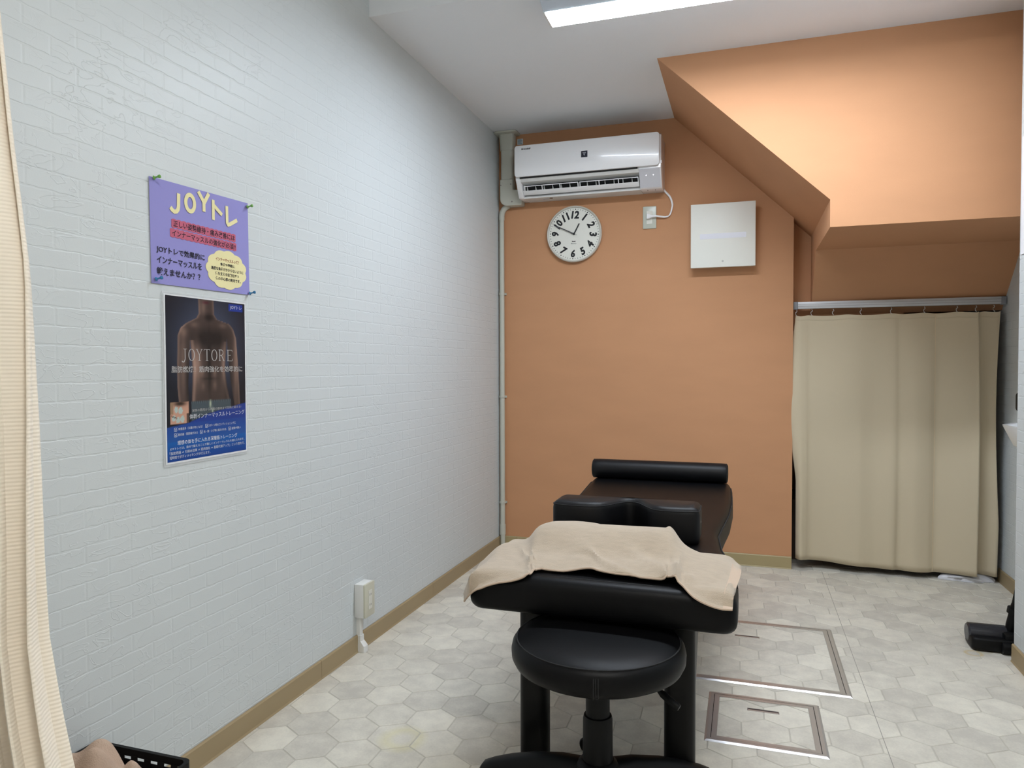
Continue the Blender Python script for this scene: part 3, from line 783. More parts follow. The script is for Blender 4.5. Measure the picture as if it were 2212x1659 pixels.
# ------------------------------------------------------------------ handmade purple poster
def mm(v): return v*0.001
def poster1():
    t = empty('handmade_poster', (XL+0.003, 1.394, 1.2735), 'left')
    tag(t, 'hand-lettered purple poster pinned to the white brick wall', 'poster')
    # sheet: bottom edge lifts a little off the wall
    nu, nv = 14, 12
    P = []
    cor = ((0, -4), (362, 0), (359, 264), (-3, 253))
    for i in range(nu+1):
        u = i/nu; row = []
        for j in range(nv+1):
            v = j/nv
            x = (1-v)*((1-u)*cor[0][0]+u*cor[1][0])+v*((1-u)*cor[3][0]+u*cor[2][0])
            y = (1-v)*((1-u)*cor[0][1]+u*cor[1][1])+v*((1-u)*cor[3][1]+u*cor[2][1])
            row.append((mm(x), mm(y), 0.0))
        P.append(row)
    sh = MB().grid(P).build('sheet', mat('purple_paper', (150, 146, 206), rough=0.8, spec=0.2), t, recalc=False)
    solid(sh, 0.0006, -1)
    YEL = mat('pale_yellow_paper', (236, 226, 172), rough=0.8)
    PNK = mat('rose_marker', (192, 96, 120), rough=0.8)
    INK = mat('marker_ink', (26, 24, 40), rough=0.8); RED = mat('red_ink', (140, 40, 44), rough=0.8)
    def strip(a, b_, w_, name, z):   # polyline stroke
        pass
    # cut-out headline letters
    def poly(name, P, z=0.0012, m_=YEL):
        return MB().prism([(mm(x), mm(y)) for x, y in P], 'z', 0.0003, z).build(name, m_, t, recalc=True)
    ZL = [0.0011]
    def stroke(name, pts, w_, closed=False):
        """thick rounded polyline as a flat cut-out"""
        pts = [Vector((p[0], p[1])) for p in pts]; n = len(pts); l, r_ = [], []
        for i in range(n):
            a = pts[(i-1) % n] if closed or i > 0 else pts[i]; c = pts[(i+1) % n] if closed or i < n-1 else pts[i]
            tg = (c-a).normalized(); nn = Vector((-tg.y, tg.x))
            l.append(pts[i]+nn*w_/2); r_.append(pts[i]-nn*w_/2)
        ZL[0] += 0.00012; zz = ZL[0]
        b = MB(); vs = [(mm(p.x), mm(p.y), zz) for p in l]+[(mm(p.x), mm(p.y), zz) for p in r_]
        k = n if closed else n-1
        b.add(vs, [(i, n+i, n+(i+1) % n, (i+1) % n) for i in range(k)])
        return b.build(name, YEL, t, recalc=False)
    stroke('cutout_letter', [(91, 232), (90, 200), (88, 191), (83, 185), (76, 183), (69, 186), (63, 192)], 11)
    stroke('cutout_letter', [(130.5+15.5*math.cos(a*math.pi/12), 216+21*math.sin(a*math.pi/12)) for a in range(24)], 11, True)
    stroke('cutout_letter', [(160, 253), (180, 229)], 11); stroke('cutout_letter', [(199, 256), (180, 226)], 11); stroke('cutout_letter', [(180, 231), (180, 204)], 11)
    stroke('cutout_letter', [(215, 243), (215, 189)], 10.5); stroke('cutout_letter', [(216, 229), (249, 209)], 10.5)
    stroke('cutout_letter', [(268, 237), (269, 190), (272, 186), (280, 189), (310, 206)], 10.5)
    # rose highlighted lines
    def band(x0, x1, yc, h, n):
        top = []; bot = []
        for k in range(n*4+1):
            x = x0+(x1-x0)*k/(n*4); bump = abs(math.sin(math.pi*k/4))*2.2
            top.append((x, yc+h/2+bump)); bot.append((x, yc-h/2-bump))
        poly('marker_band', top+bot[::-1], 0.0008, PNK)
    band(66, 304, 153.5, 19, 14); band(61, 307, 129, 19, 15)
    text('正しい姿勢維持・痛み改善には', mm(72), mm(300), mm(153.5), mm(16), INK, t, z=0.0012, bold=0.012)
    text('インナーマッスルの強化が必須!!', mm(67), mm(303), mm(129), mm(16), INK, t, z=0.0012, bold=0.012)
    text('JOYトレで効果的に', mm(16), mm(181), mm(81), mm(19), INK, t, z=0.0012, bold=0.018)
    text('インナーマッスルを', mm(17), mm(170), mm(56), mm(18), INK, t, z=0.0012, bold=0.018)
    text('鍛えませんか？？', mm(16), mm(164), mm(28), mm(19), INK, t, z=0.0012, bold=0.018)
    P = []
    for k in range(88):
        a = 2*math.pi*k/88; bump = 0.93+0.075*abs(math.sin(a*5.5))
        P.append((267+82*bump*math.cos(a), 60+54*bump*math.sin(a)))
    poly('cloud_cutout', P, 0.0012)
    z2 = 0.0016
    text('インナーマッスルって？', mm(222), mm(316), mm(86), mm(9.5), RED, t, z=z2, bold=0.02)
    text('骨格や関節に', mm(240), mm(298), mm(73), mm(9), INK, t, z=z2, bold=0.02)
    text('過度な負荷がかからないように', mm(204), mm(334), mm(60), mm(9.5), INK, t, z=z2, bold=0.02)
    text('体を支える役割を持つ', mm(220), mm(315), mm(47), mm(9.5), INK, t, z=z2, bold=0.02)
    text('体の中心部の筋肉です。', mm(221), mm(322), mm(33.5), mm(9.5), INK, t, z=z2, bold=0.02)
poster1()
def pin(y, z, mt, label):
    t = empty('push_pin', (XL+0.0036, y, z), 'left'); tag(t, label, 'push pin', 'push pins on the purple poster')
    tilt = Matrix.Rotation(R(-14), 4, 'X') @ Matrix.Rotation(R(16), 4, 'Y')
    g = MB().lathe([(0.0052, 0.003), (0.0052, 0.0042), (0.0022, 0.0065), (0.0020, 0.012), (0.0040, 0.015), (0.0044, 0.0185), (0.0036, 0.0195)], n=14).build('grip', mt, t, smooth=True)
    nd = MB().tube([(0, 0, -0.0), (0, 0, 0.004)], 0.0006, 6).build('needle', M_ALU, t)
    for c in t.children: c.matrix_local = tilt
M_GPIN = mat('clear_green_plastic', (110, 170, 70), rough=0.12, coat=0.5); M_BPIN = mat('clear_blue_plastic', (40, 120, 170), rough=0.12, coat=0.5)
pin(1.402, 1.524, M_GPIN, 'green push pin at top left corner of purple poster')
pin(1.746, 1.525, M_GPIN, 'green push pin at top right corner of purple poster')
pin(1.404, 1.279, M_BPIN, 'blue push pin at bottom left corner of purple poster')
pin(1.753, 1.277, M_BPIN, 'blue push pin at bottom right corner of purple poster')

# ------------------------------------------------------------------ printed training poster
def poster2():
    t = empty('printed_poster', (XL+0.0025, 1.4355, 0.8255), 'left')
    tag(t, 'laminated dark blue training poster of a bare torso below purple poster', 'poster')
    W_, H_ = 297.0, 419.0
    film = bpy.data.materials.new('laminate_film'); film.use_nodes = True
    nt = film.node_tree; N = nt.nodes
    gl = N.new('ShaderNodeBsdfPrincipled'); gl.inputs['Base Color'].default_value = (.85, .87, .88, 1); gl.inputs['Roughness'].default_value = 0.15
    trn = N.new('ShaderNodeBsdfTransparent'); mx = N.new('ShaderNodeMixShader'); mx.inputs[0].default_value = 0.35
    nt.links.new(trn.outputs[0], mx.inputs[1]); nt.links.new(gl.outputs[0], mx.inputs[2]); nt.links.new(mx.outputs[0], N['Material Output'].inputs[0])
    MB().prism(rrect(mm(-11), mm(305), mm(-11), mm(429), 0.004), 'z', 0.0, 0.0004).build('laminate', film, t)
    MB().prism([(mm(-5), mm(-5)), (mm(301), mm(-5)), (mm(301), mm(423)), (mm(-5), mm(423))], 'z', 0.0005, 0.0007).build('paper', mat('white_paper', (226, 228, 230), rough=0.35), t)
    def ss(a, b_, x):
        u = min(1, max(0, (x-a)/(b_-a))); return u*u*(3-2*u)
    def interp(tab, y):
        for (y0, v0), (y1, v1) in zip(tab, tab[1:]):
            if y0 >= y >= y1: return v0+(v1-v0)*(y0-y)/(y0-y1)
        return tab[0][1] if y > tab[0][0] else tab[-1][1]
    lo_ = [(420, 113), (381, 115), (368, 106), (352, 68), (340, 50), (321, 40), (250, 37), (188, 37), (140, 42)]
    ro_ = [(420, 171), (381, 172), (368, 184), (358, 232), (344, 248), (320, 259), (250, 266), (190, 270), (130, 273)]
    li_ = [(310, 82), (270, 86), (233, 90), (195, 88), (151, 85), (130, 84)]; ri_ = [(318, 222), (270, 217), (232, 213), (190, 220), (147, 232), (130, 236)]
    la_ = [(310, 82), (260, 80), (195, 74), (150, 76), (130, 78)]; ra_ = [(318, 222), (260, 226), (195, 236), (150, 246), (130, 250)]
    def g2(x, y, cx, cy, sx_, sy_): return math.exp(-((x-cx)/sx_)**2-((y-cy)/sy_)**2)
    def paint(x, y):
        d = math.hypot((x-150)/150, (y-300)/150)
        k = max(0, 1-d*0.85)
        col = [22+62*k, 25+72*k, 36+88*k]
        # blue info area under a rising edge
        edge = interp([(0, 0)], 0) if False else None
        we = 88+(7*x/73 if x < 73 else 7+20*(x-73)/74 if x < 147 else 27+23*(x-147)/154)
        L_, R_ = interp(lo_, y), interp(ro_, y)
        skin = 0.0
        if y > 128:
            body = ss(L_-1.5, L_+1.5, x)*(1-ss(R_-1.5, R_+1.5, x))
            if y < 316:
                gapl = ss(interp(la_, y)-1.5, interp(la_, y)+1.5, x)*(1-ss(interp(li_, y)-1, interp(li_, y)+2, x))
                gapr = ss(interp(ri_, y)-2, interp(ri_, y)+1, x)*(1-ss(interp(ra_, y)-1.5, interp(ra_, y)+1.5, x))
                body *= (1-gapl)*(1-gapr)
            skin = body
        if skin > 0:
            s_ = 0.34
            s_ += 0.50*g2(x, y, 108, 250, 15, 60)+0.28*g2(x, y, 205, 250, 9, 60)+0.30*g2(x, y, 58, 240, 11, 90)+0.36*g2(x, y, 256, 250, 9, 90)
            s_ += 0.30*g2(x, y, 132, 398, 10, 22)+0.24*g2(x, y, 98, 350, 16, 8)+0.20*g2(x, y, 205, 352, 16, 7)+0.25*g2(x, y, 62, 330, 14, 14)
            s_ += 0.30*g2(x, y, 172, 225, 8, 14)+0.24*g2(x, y, 126, 225, 8, 14)+0.24*g2(x, y, 172, 190, 8, 12)+0.20*g2(x, y, 128, 188, 8, 12)
            s_ -= 0.30*g2(x, y, 130, 315, 40, 24)+0.26*g2(x, y, 190, 315, 34, 24)+0.24*g2(x, y, 152, 250, 6, 70)+0.22*g2(x, y, 75, 200, 14, 60)+0.25*g2(x, y, 225, 200, 14, 60)
            s_ -= 0.28*g2(x, y, 152, 372, 16, 9)+0.15*g2(x, y, 148, 208, 26, 3)+0.12*g2(x, y, 148, 240, 26, 3)
            s_ += 0.35*math.exp(-((x-L_)/7)**2)+0.30*math.exp(-((x-R_)/6)**2)
            if y < 310: s_ += 0.40*math.exp(-((x-interp(li_, y)-7)/7)**2)+0.25*math.exp(-((x-interp(ri_, y)+6)/6)**2)
            s_ = min(1, max(0.05, s_-0.06))
            sk = [26+150*s_, 22+120*s_, 24+102*s_]
            if y > 405: 
                lip = g2(x, y, 142, 411, 11, 3.2); sk = [sk[0]*(1-lip*.5)+40*lip, sk[1]*(1-lip*.6), sk[2]*(1-lip*.5)+10*lip]
            col = [a*(1-skin)+b_*skin for a, b_ in zip(col, sk)]
        if y < 152 and 83 < x < 237 and y > we:
            p_ = ss(152, 147, y)*ss(82, 86, x)*(1-ss(232, 238, x)); gg = 0.75+0.25*math.sin(x*0.9)*ss(140, 150, y)
            pc_ = [92*gg, 108*gg, 118*gg]; col = [a*(1-p_)+b_*p_ for a, b_ in zip(col, pc_)]
            q = max(g2(x, y, 154, 140, 4, 12), g2(x, y, 162, 120, 3, 10)); col = [a*(1-q)+b_*q for a, b_ in zip(col, (176, 186, 160))]
        if y < we+1:
            k = ss(we+1, we-2, y)
            v = y/110
            if v > 0.45: bl = [28+8*(1-v), 62+40*(1-v), 140+30*(1-v)]
            else: bl = [18+10*(0.45-v), 92-60*(0.45-v), 168-60*(0.45-v)]
            if v > 0.85: bl = [28, 58, 138]
            col = [a*(1-k)+b_*k for a, b_ in zip(col, bl)]
        if 12 < x < 73 and 94 < y < 149:
            col = [196, 150, 128]
            k = g2(x, y, 44, 146, 20, 6); col = [a*(1-k*.8) for a in col]
            if x < 22 and y > 120: col = [150, 120, 95]
            for cx, cy, a_, b_ in ((31, 131, 6, 8), (46, 128, 7, 9), (23, 109, 6, 8), (37, 104, 7, 8), (52, 106, 7, 9)):
                if ((x-cx)/a_)**2+((y-cy)/b_)**2 < 1: col = [176, 190, 184]
            if abs((y-113)-0.35*(x-22)*(-1)) < 1.0 and 15 < x < 34: col = [40, 36, 40]
            if x > 66 and y < 120: col = [90, 74, 66]
        if 231 < x < 289 and 396 < y < 414: col = [20, 52, 140]
        return col
    nx, ny = 118, 166
    vs = []; cols = []
    for j in range(ny+1):
        for i in range(nx+1):
            x, y = W_*i/nx, H_*j/ny
            vs.append((mm(x), mm(y), 0.0010)); cols.append((*lin([min(255, max(0, c)) for c in paint(x, y)]), 1.0))
    fs = [(j*(nx+1)+i, j*(nx+1)+i+1, (j+1)*(nx+1)+i+1, (j+1)*(nx+1)+i) for j in range(ny) for i in range(nx)]
    me = bpy.data.meshes.new('print'); me.from_pydata(vs, [], fs)
    at = me.color_attributes.new('ink', 'FLOAT_COLOR', 'POINT')
    at.data.foreach_set('color', [c for q in cols for c in q])
    pm = mat('poster_print', (128, 128, 128), rough=0.3)
    an = pm.node_tree.nodes.new('ShaderNodeVertexColor'); an.layer_name = 'ink'
    pm.node_tree.links.new(an.outputs[0], pm.node_tree.nodes['Principled BSDF'].inputs['Base Color'])
    me.materials.append(pm)
    obj('print', me, t)
    WH = mat('white_print', (216, 218, 224), rough=0.4); SI = mat('silver_print', (176, 174, 172), rough=0.4)
    def letters(s_, x0, x1, yc, h, m_, bold=0.0):
        text(s_, mm(x0), mm(x1), mm(yc), mm(h), m_, t, z=0.0013, bold=bold)
    # headline in a narrow serif: stems and hairlines drawn as strokes
    def serif():
        b = MB()
        def st(pts, w_):
            for (xa, ya), (xb, yb) in zip(pts, pts[1:]):
                dx, dy = xb-xa, yb-ya; l = math.hypot(dx, dy); px, py = -dy/l*w_/2, dx/l*w_/2
                b.add([(mm(xa+px), mm(ya+py), 0.0013), (mm(xa-px), mm(ya-py), 0.0013), (mm(xb-px), mm(yb-py), 0.0013), (mm(xb+px), mm(yb+py), 0.0013)], [(0, 1, 2, 3)])
        y0, y1 = 256, 286; S_, T_ = 3.0, 1.1
        x = 53
        def oval(cx, rx):
            n = 20
            P_ = [(cx+rx*math.cos(2*math.pi*k/n), (y0+y1)/2+15*math.sin(2*math.pi*k/n)) for k in range(n+1)]
            for k in range(n):
                st(P_[k:k+2], 1.2+1.8*abs(math.cos(2*math.pi*(k+.5)/n)))
        st([(64, y1), (64, y0+4), (61, y0-3), (56, y0-4), (53, y0-1)], 2.6); st([(58, y1), (70, y1)], T_)
        oval(87, 10)
        st([(106, y1), (115, y0+15)], 2.6); st([(124, y1), (115, y0+15)], 1.4); st([(115, y0+15), (115, y0)], 2.8); st([(102, y1), (110, y1)], T_); st([(120, y1), (127, y1)], T_); st([(110, y0), (120, y0)], T_)
        st([(143, y1), (143, y0)], S_); st([(132, y1-4), (132, y1), (154, y1), (154, y1-4)], T_); st([(138, y0), (148, y0)], T_)
        oval(171, 10)
        st([(192, y1), (192, y0)], S_); st([(188, y1), (200, y1), (205, y1-4), (205, y1-10), (200, y0+15), (192, y0+15)], 1.8); st([(199, y0+15), (208, y0)], 2.6); st([(188, y0), (196, y0)], T_); st([(206, y0), (212, y0)], T_)
        st([(225, y1), (225, y0)], S_); st([(221, y1), (242, y1), (242, y1-5)], T_+.3); st([(225, y0+15.5), (237, y0+15.5)], T_); st([(221, y0), (242, y0), (244, y0+6)], T_+.3)
        b.build('headline_lettering', SI, t, recalc=False)
    serif()
    letters('脂肪燃焼！筋肉強化を効率的に', 17, 284, 233.5, 17, SI, 0.012)
    letters('JOYトレ', 236, 284, 405, 12, WH)
    letters('深部の筋肉から表面の筋肉まで同時に鍛える!', 86, 277, 126, 7.5, SI)
    letters('体幹インナーマッスルトレーニング', 77, 291, 110.5, 13, WH)
    letters('体重過多（お腹が気になる）', 37, 123, 81.5, 7, WH); letters('スポーツ時のコンディショニングに', 144, 253, 82, 7, WH)
    letters('筋肉痛・関節痛がある', 36, 105, 67, 7, WH); letters('肩・腰・ひざ等に痛みがある', 127, 214, 67, 7, WH); letters('姿勢が悪い', 236, 274, 67, 7, WH)
    for cx, cy in ((28, 81), (138, 82), (28, 66.5), (118, 67.5), (228, 67)):
        b = MB()
        q = 4.2
        for (xa, ya, xb, yb) in ((-q, -q, q, -q), (q, -q, q, 1), (-q, -q, -q, q), (-q, q, 1, q), (-2.5, 1.5, 0, -2.5), (0, -2.5, 5, 5)):
            dx, dy = xb-xa, yb-ya; l = math.hypot(dx, dy); px, py = -dy/l*.5, dx/l*.5
            b.add([(mm(cx+xa+px), mm(cy+ya+py), 0.0013), (mm(cx+xa-px), mm(cy+ya-py), 0.0013), (mm(cx+xb-px), mm(cy+yb-py), 0.0013), (mm(cx+xb+px), mm(cy+yb+py), 0.0013)], [(0, 1, 2, 3)])
        b.build('tick_box', WH, t, recalc=False)
    letters('理想の体を手に入れる深層筋トレーニング', 34, 259, 46.5, 11.5, WH, 0.006)
    letters('JOYトレとは、自分で鍛えることが難しいインナーマッスルを鍛えられます。', 8, 289, 32.5, 8, WH)
    letters('「脂肪燃焼 ⇒ 引締め効果 ⇒ 筋肉強化 ⇒ 基礎代謝アップ」という流れで、', 7, 290, 21.5, 8, WH)
    letters('短時間でボディメイキングが行えます。', 7, 151, 10.5, 8, WH)
poster2()

# ------------------------------------------------------------------ massage couch
CTOP = 0.525
CK = 0.9723            # the couch and what lies on it were measured at one height; this sets the true size
def rescale(o, k):
    o.location = CAM+(Vector(o.location)-CAM)*k
    o.scale = (k, k, k)
def couch():
    t = empty('massage_couch', (-0.36, 2.6, 0)); ox, oy = -0.36, 2.6
    tag(t, 'long black leather massage couch in the middle of the room', 'massage couch')
    rt = [(1.735, -0.016), (1.90, -0.014), (2.05, -0.030), (2.22, -0.062), (2.40, -0.078), (2.58, -0.066), (2.75, -0.053), (3.0, -0.047), (3.25, -0.052), (3.40, -0.060), (3.48, -0.070)]
    lf = [(1.735, -0.690), (1.90, -0.690), (2.05, -0.676), (2.22, -0.655), (2.40, -0.642), (2.58, -0.648), (2.75, -0.658), (3.0, -0.676), (3.25, -0.694), (3.40, -0.704), (3.48, -0.702)]
    def ev(tab, y):
        for (a, va), (b_, vb) in zip(tab, tab[1:]):
            if a <= y <= b_:
                u = (y-a)/(b_-a); u = u*u*(3-2*u) if False else u
                return va+(vb-va)*u
        return tab[0][1] if y < tab[0][0] else tab[-1][1]
    ys = [1.735, 1.738, 1.745, 1.757, 1.775]+[1.80+0.06*k for k in range(28)]+[3.44, 3.458, 3.47, 3.477, 3.48]
    z0, z1 = 0.428, CTOP
    rings = []
    for y in ys:
        e = min(y-1.735, 3.48-y)
        rr = 0.030
        ins = rr-math.sqrt(max(0, rr*rr-(rr-min(e, rr))**2))    # end rounding
        xl, xr = ev(lf, y)+ins, ev(rt, y)-ins
        za, zb = z0+ins*0.75, z1-ins*0.95
        pts = []
        rc = min(0.032, (zb-za)/1.9)
        for cx, cz, a0 in ((xr-rc, za+rc*0.8, -90), (xr-rc, zb-rc, 0), (xl+rc, zb-rc, 90), (xl+rc, za+rc*0.8, 180)):
            sc_ = 0.8 if a0 in (-90, 180) else 1.0
            for k in range(6):
                a = R(a0+90*k/5); pts.append((cx+rc*math.cos(a)-ox, y-oy, cz+rc*sc_*math.sin(a)))
        # a few points across the top and bottom for a soft crown
        rings.append(pts)
    n = len(rings[0]); vs = [p for r_ in rings for p in r_]
    fs = [(i*n+k, i*n+(k+1) % n, (i+1)*n+(k+1) % n, (i+1)*n+k) for i in range(len(rings)-1) for k in range(n)]
    fs += [tuple(range(n))[::-1], tuple((len(rings)-1)*n+k for k in range(n))]
    MB().add(vs, fs).build('cushion', M_LEATHER, t, smooth=True)
    # stitched seams
    def seam(pts, r_=0.0016): MB().tube([(x-ox, y-oy, z) for x, y, z in pts], r_, 6).build('seam', M_STITCH, t, smooth=True)
    seam([(-0.46, 1.768, 0.5215), (-0.34, 1.766, 0.5225), (-0.215, 1.764, 0.5215)]); seam([(-0.46, 1.774, 0.5245), (-0.34, 1.772, 0.5245), (-0.215, 1.770, 0.5245)])
    seam([(ev(rt, y)-0.0035, y, 0.511) for y in ys[6:-6]], 0.002); seam([(ev(lf, y)+0.0035, y, 0.511) for y in ys[6:-6]], 0.002)
    # steel frame
    MB().box(-0.62-ox, -0.085-ox, 1.93-oy, 3.38-oy, 0.398, 0.430).build('base_board', M_STEELBK, t, bevel=0.004)
    for (xa, xb) in ((-0.585, -0.507), (-0.197, -0.119)):
        for (ya, yb) in ((1.845, 1.905), (3.27, 3.33)):
            MB().prism(rrect(xa-ox, xb-ox, ya-oy, yb-oy, 0.022), 'z', -0.0298, 0.4295).build('leg', M_STEELBK, t, smooth=True)
            s_ = 1 if ya < 2.5 else -1
            yq = yb if s_ > 0 else ya
            xm = xb-0.012 if xa > -0.3 else xa+0.006
            MB().prism([(yq-0.02*s_-oy, 0.400), (yq+0.26*s_-oy, 0.400), (yq-0.004*s_-oy, 0.12), (yq-0.02*s_-oy, 0.12)], 'x', xm-ox, xm+0.006-ox).build('gusset', M_STEELBK, t)
    for (xa, xb) in ((-0.56, -0.532), (-0.172, -0.144)):
        MB().box(xa-ox, xb-ox, 1.9-oy, 3.28-oy, 0.372, 0.40).build('rail', M_STEELBK, t, bevel=0.003)
    rescale(t, CK)
couch()

# bolster on the far end
bo = empty('bolster', (-0.3885, 3.415, CTOP+0.0455), rotz=R(0.0)); tag(bo, 'black leather roll bolster at the far end of the couch', 'bolster')
prof = [(0.030, -0.3135), (0.040, -0.311), (0.0445, -0.303), (0.0455, -0.28), (0.0455, 0.28), (0.0445, 0.303), (0.040, 0.311), (0.030, 0.3135)]
MB().lathe(prof, n=40, axis='x').build('roll', M_LEATHERB, bo, smooth=True)
for s_ in (-1, 1):
    MB().lathe([(0.0435, s_*0.3045), (0.0452, s_*0.306), (0.0435, s_*0.3075)], n=36, axis='x', cap=False).build('piping', M_STITCH, bo, smooth=True)
rescale(bo, CK)

# notched chest pillow
def chest_pillow():
    t = empty('chest_pillow', (-0.357, 2.26, CTOP+0.001)); tag(t, 'black leather chest pillow with concave notch behind the towel', 'pillow')
    hw = 0.228
    out = []
    def front(x):
        g = math.exp(-(abs(x-0.01)/0.056)**2.4)
        return -0.060+0.094*g-0.010*math.cos((abs(x)-0.14)*22)
    for k in range(41):
        x = -hw+0.02+(2*hw-0.04)*k/40; out.append((x, front(x)))
    for k in range(7): 
        a = R(-90+90*k/6); out.append((hw-0.022+0.022*math.cos(a), front(hw-0.02)+0.022+0.022*math.sin(a)))
    for k in range(7):
        a = R(90*k/6); out.append((hw-0.03+0.03*math.cos(a), 0.045+0.03*math.sin(a)))
    for k in range(7):
        a = R(90+90*k/6); out.append((-hw+0.03+0.03*math.cos(a), 0.045+0.03*math.sin(a)))
    for k in range(7):
        a = R(180+90*k/6); out.append((-hw+0.022+0.022*math.cos(a), front(-hw+0.02)+0.022+0.022*math.sin(a)))
    cx = 0; rings = []
    def off(z, ins):
        P = []
        n = len(out)
        for i in range(n):
            a = Vector(out[(i-1) % n]); c = Vector(out[(i+1) % n]); p = Vector(out[i]); tg = (c-a)
            if tg.length < 1e-9: tg = Vector((1, 0))
            tg.normalize(); nn = Vector((-tg.y, tg.x)); q = p+nn*ins
            P.append((q.x, q.y, z))
        return P
    for z, ins in ((0.0, 0.010), (0.006, 0.003), (0.018, 0.0), (0.088, 0.0), (0.100, 0.002), (0.108, 0.008), (0.112, 0.018)): rings.append(off(z, ins))
    n = len(out); vs = [p for r_ in rings for p in r_]
    fs = [(i*n+k, i*n+(k+1) % n, (i+1)*n+(k+1) % n, (i+1)*n+k) for i in range(len(rings)-1) for k in range(n)]
    fs += [tuple(range(n))[::-1], tuple((len(rings)-1)*n+k for k in range(n))]
    MB().add(vs, fs).build('body', M_LEATHERB, t, smooth=True)
    MB().tube([p for p in off(0.1005, 0.0015)]+[off(0.1005, 0.0015)[0]], 0.0016, 6).build('piping', M_STITCH, t, smooth=True)
    MB().lathe([(0.003, 0), (0.003, 0.0015)], (hw-0.001, 0.0, 0.06), 8, axis='x').build('rivet', M_ALU, t)
    rescale(t, CK)
chest_pillow()

# face pillow hidden under the towel
fp_ = empty('face_pillow', (-0.378, 2.02, CTOP)); tag(fp_, 'low black face pillow mostly covered by the beige towel', 'pillow')
MB().box(-0.160, 0.160, -0.058, 0.07, 0.001, 0.070).build('body', M_LEATHERB, fp_, bevel=0.02, seg=4)
rescale(fp_, CK)

